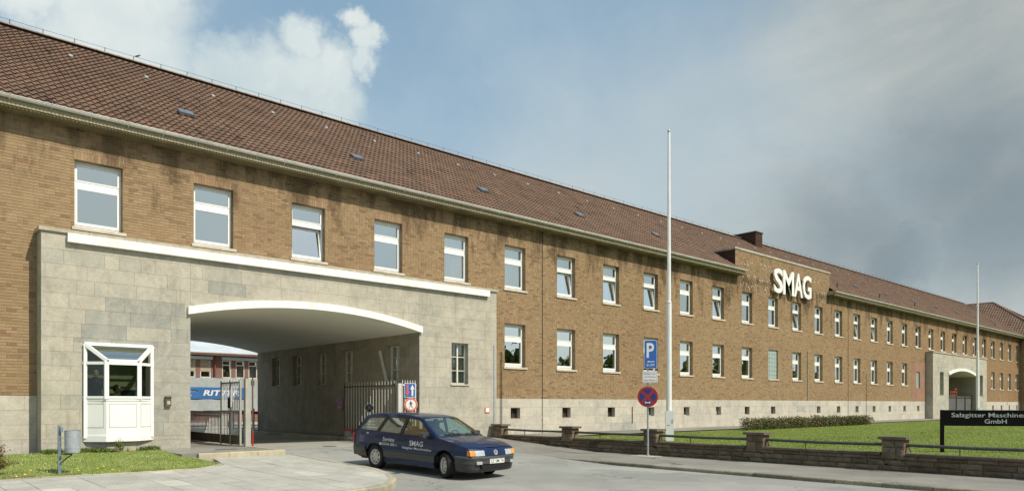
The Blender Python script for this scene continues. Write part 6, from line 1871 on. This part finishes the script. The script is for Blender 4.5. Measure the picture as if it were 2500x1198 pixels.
for k in range(120):
    x = rr.uniform(34.4, 50.4); y = 19.85+rr.uniform(-.3, .3); g.tube([(x, y, -.05), (x+rr.uniform(-.15, .15), y+rr.uniform(-.15, .15), .45)], [.012, .005], 4, False)
g.build('stem', 'twig', hd)
sh = thing('rose_bush', 'scraggly reddish rose bush at the left edge of the grass strip', 'bush', (2.0, 18.95, -.22))
g = G(); lv = G()
for k in range(38):
    a = rr.uniform(0, 2*PI); r_ = rr.uniform(.05, .62); h = rr.uniform(.25, .98)*(1-.5*r_)
    p0 = Vector((1.98+math.cos(a)*.12, 19.0+math.sin(a)*.12, -.25)); p2 = Vector((1.98+math.cos(a)*r_, 19.0+math.sin(a)*r_*.8, -.25+h)); p1 = (p0+p2)/2+Vector((rr.uniform(-.08, .08), rr.uniform(-.08, .08), .1))
    g.tube([p0, p1, p2], [.009, .007, .003], 4, False)
    for q in range(34):
        t = rr.uniform(.25, 1.05); p = p0.lerp(p1, t*2) if t < .5 else p1.lerp(p2, (t-.5)*2)
        leaves(lv, p, (.09, .09, .07), 1, .026, rr, .2)
g.build('stem', 'twig', sh); lv.build('foliage', 'leaf_red', sh)
wd = thing('weed', 'bushy green weed growing against the white booth footing', 'plant', (5.35, 22.2, 0))
lv = G(); g = G()
for k in range(10):
    x = 5.35+rr.uniform(-.08, .08); h = rr.uniform(.15, .42); g.tube([(x, 22.25, -.03), (x+rr.uniform(-.06, .06), 22.25, h)], [.005, .003], 4, False); leaves(lv, (x, 22.25, h*.6), (.09, .09, h*.5), 24, .024, rr, .2)
leaves(lv, (5.0, 22.28, .05), (.35, .12, .09), 160, .03, rr, .3)
g.build('stem', 'twig', wd, kind='stuff'); lv.build('foliage', 'leaf_green', wd)
# soil patch under the bush
g = G(); n = 18; pts = [(2.3+.62*math.cos(2*PI*k/n)*(1+.15*math.sin(k*2.1)), 18.75+.30*math.sin(2*PI*k/n)*(1+.2*math.sin(k*1.3))) for k in range(n)]
g.add([(x, y, gl_z(x, y)+.012) for x, y in pts], [tuple(range(n))]); g.build('soil', 'soil', None, kind='structure')
# wood on the other side of the street (seen mirrored in the windows)
g = G(); rr2 = random.Random(5)
for k in range(84):
    x = -30+k*3.1+rr2.uniform(-1.5, 1.5); y = -60+rr2.uniform(-9, 9); h = rr2.uniform(8.5, 14.5)
    g.tube([(x, y, -.6), (x, y, h*.5)], [.22, .14], 6)
    for q in range(170):
        d = Vector((rr2.gauss(0, 1), rr2.gauss(0, 1), rr2.gauss(0, 1))).normalized()*rr2.uniform(.5, 1); p = Vector((x, y, h*.6))+Vector((d.x*2.8, d.y*2.8, d.z*h*.42)); s = .75
        a = Vector((rr2.gauss(0, 1), rr2.gauss(0, 1), rr2.gauss(0, 1))).normalized(); b = a.orthogonal().normalized()
        g.add([p-a*s, p+b*s, p+a*s, p-b*s], [(0, 1, 2, 3)], rr2.random())
wood = g.build('woodland', 'leaf_green', None, kind='stuff'); tag(wood, 'belt of trees on the far side of the street', 'trees')
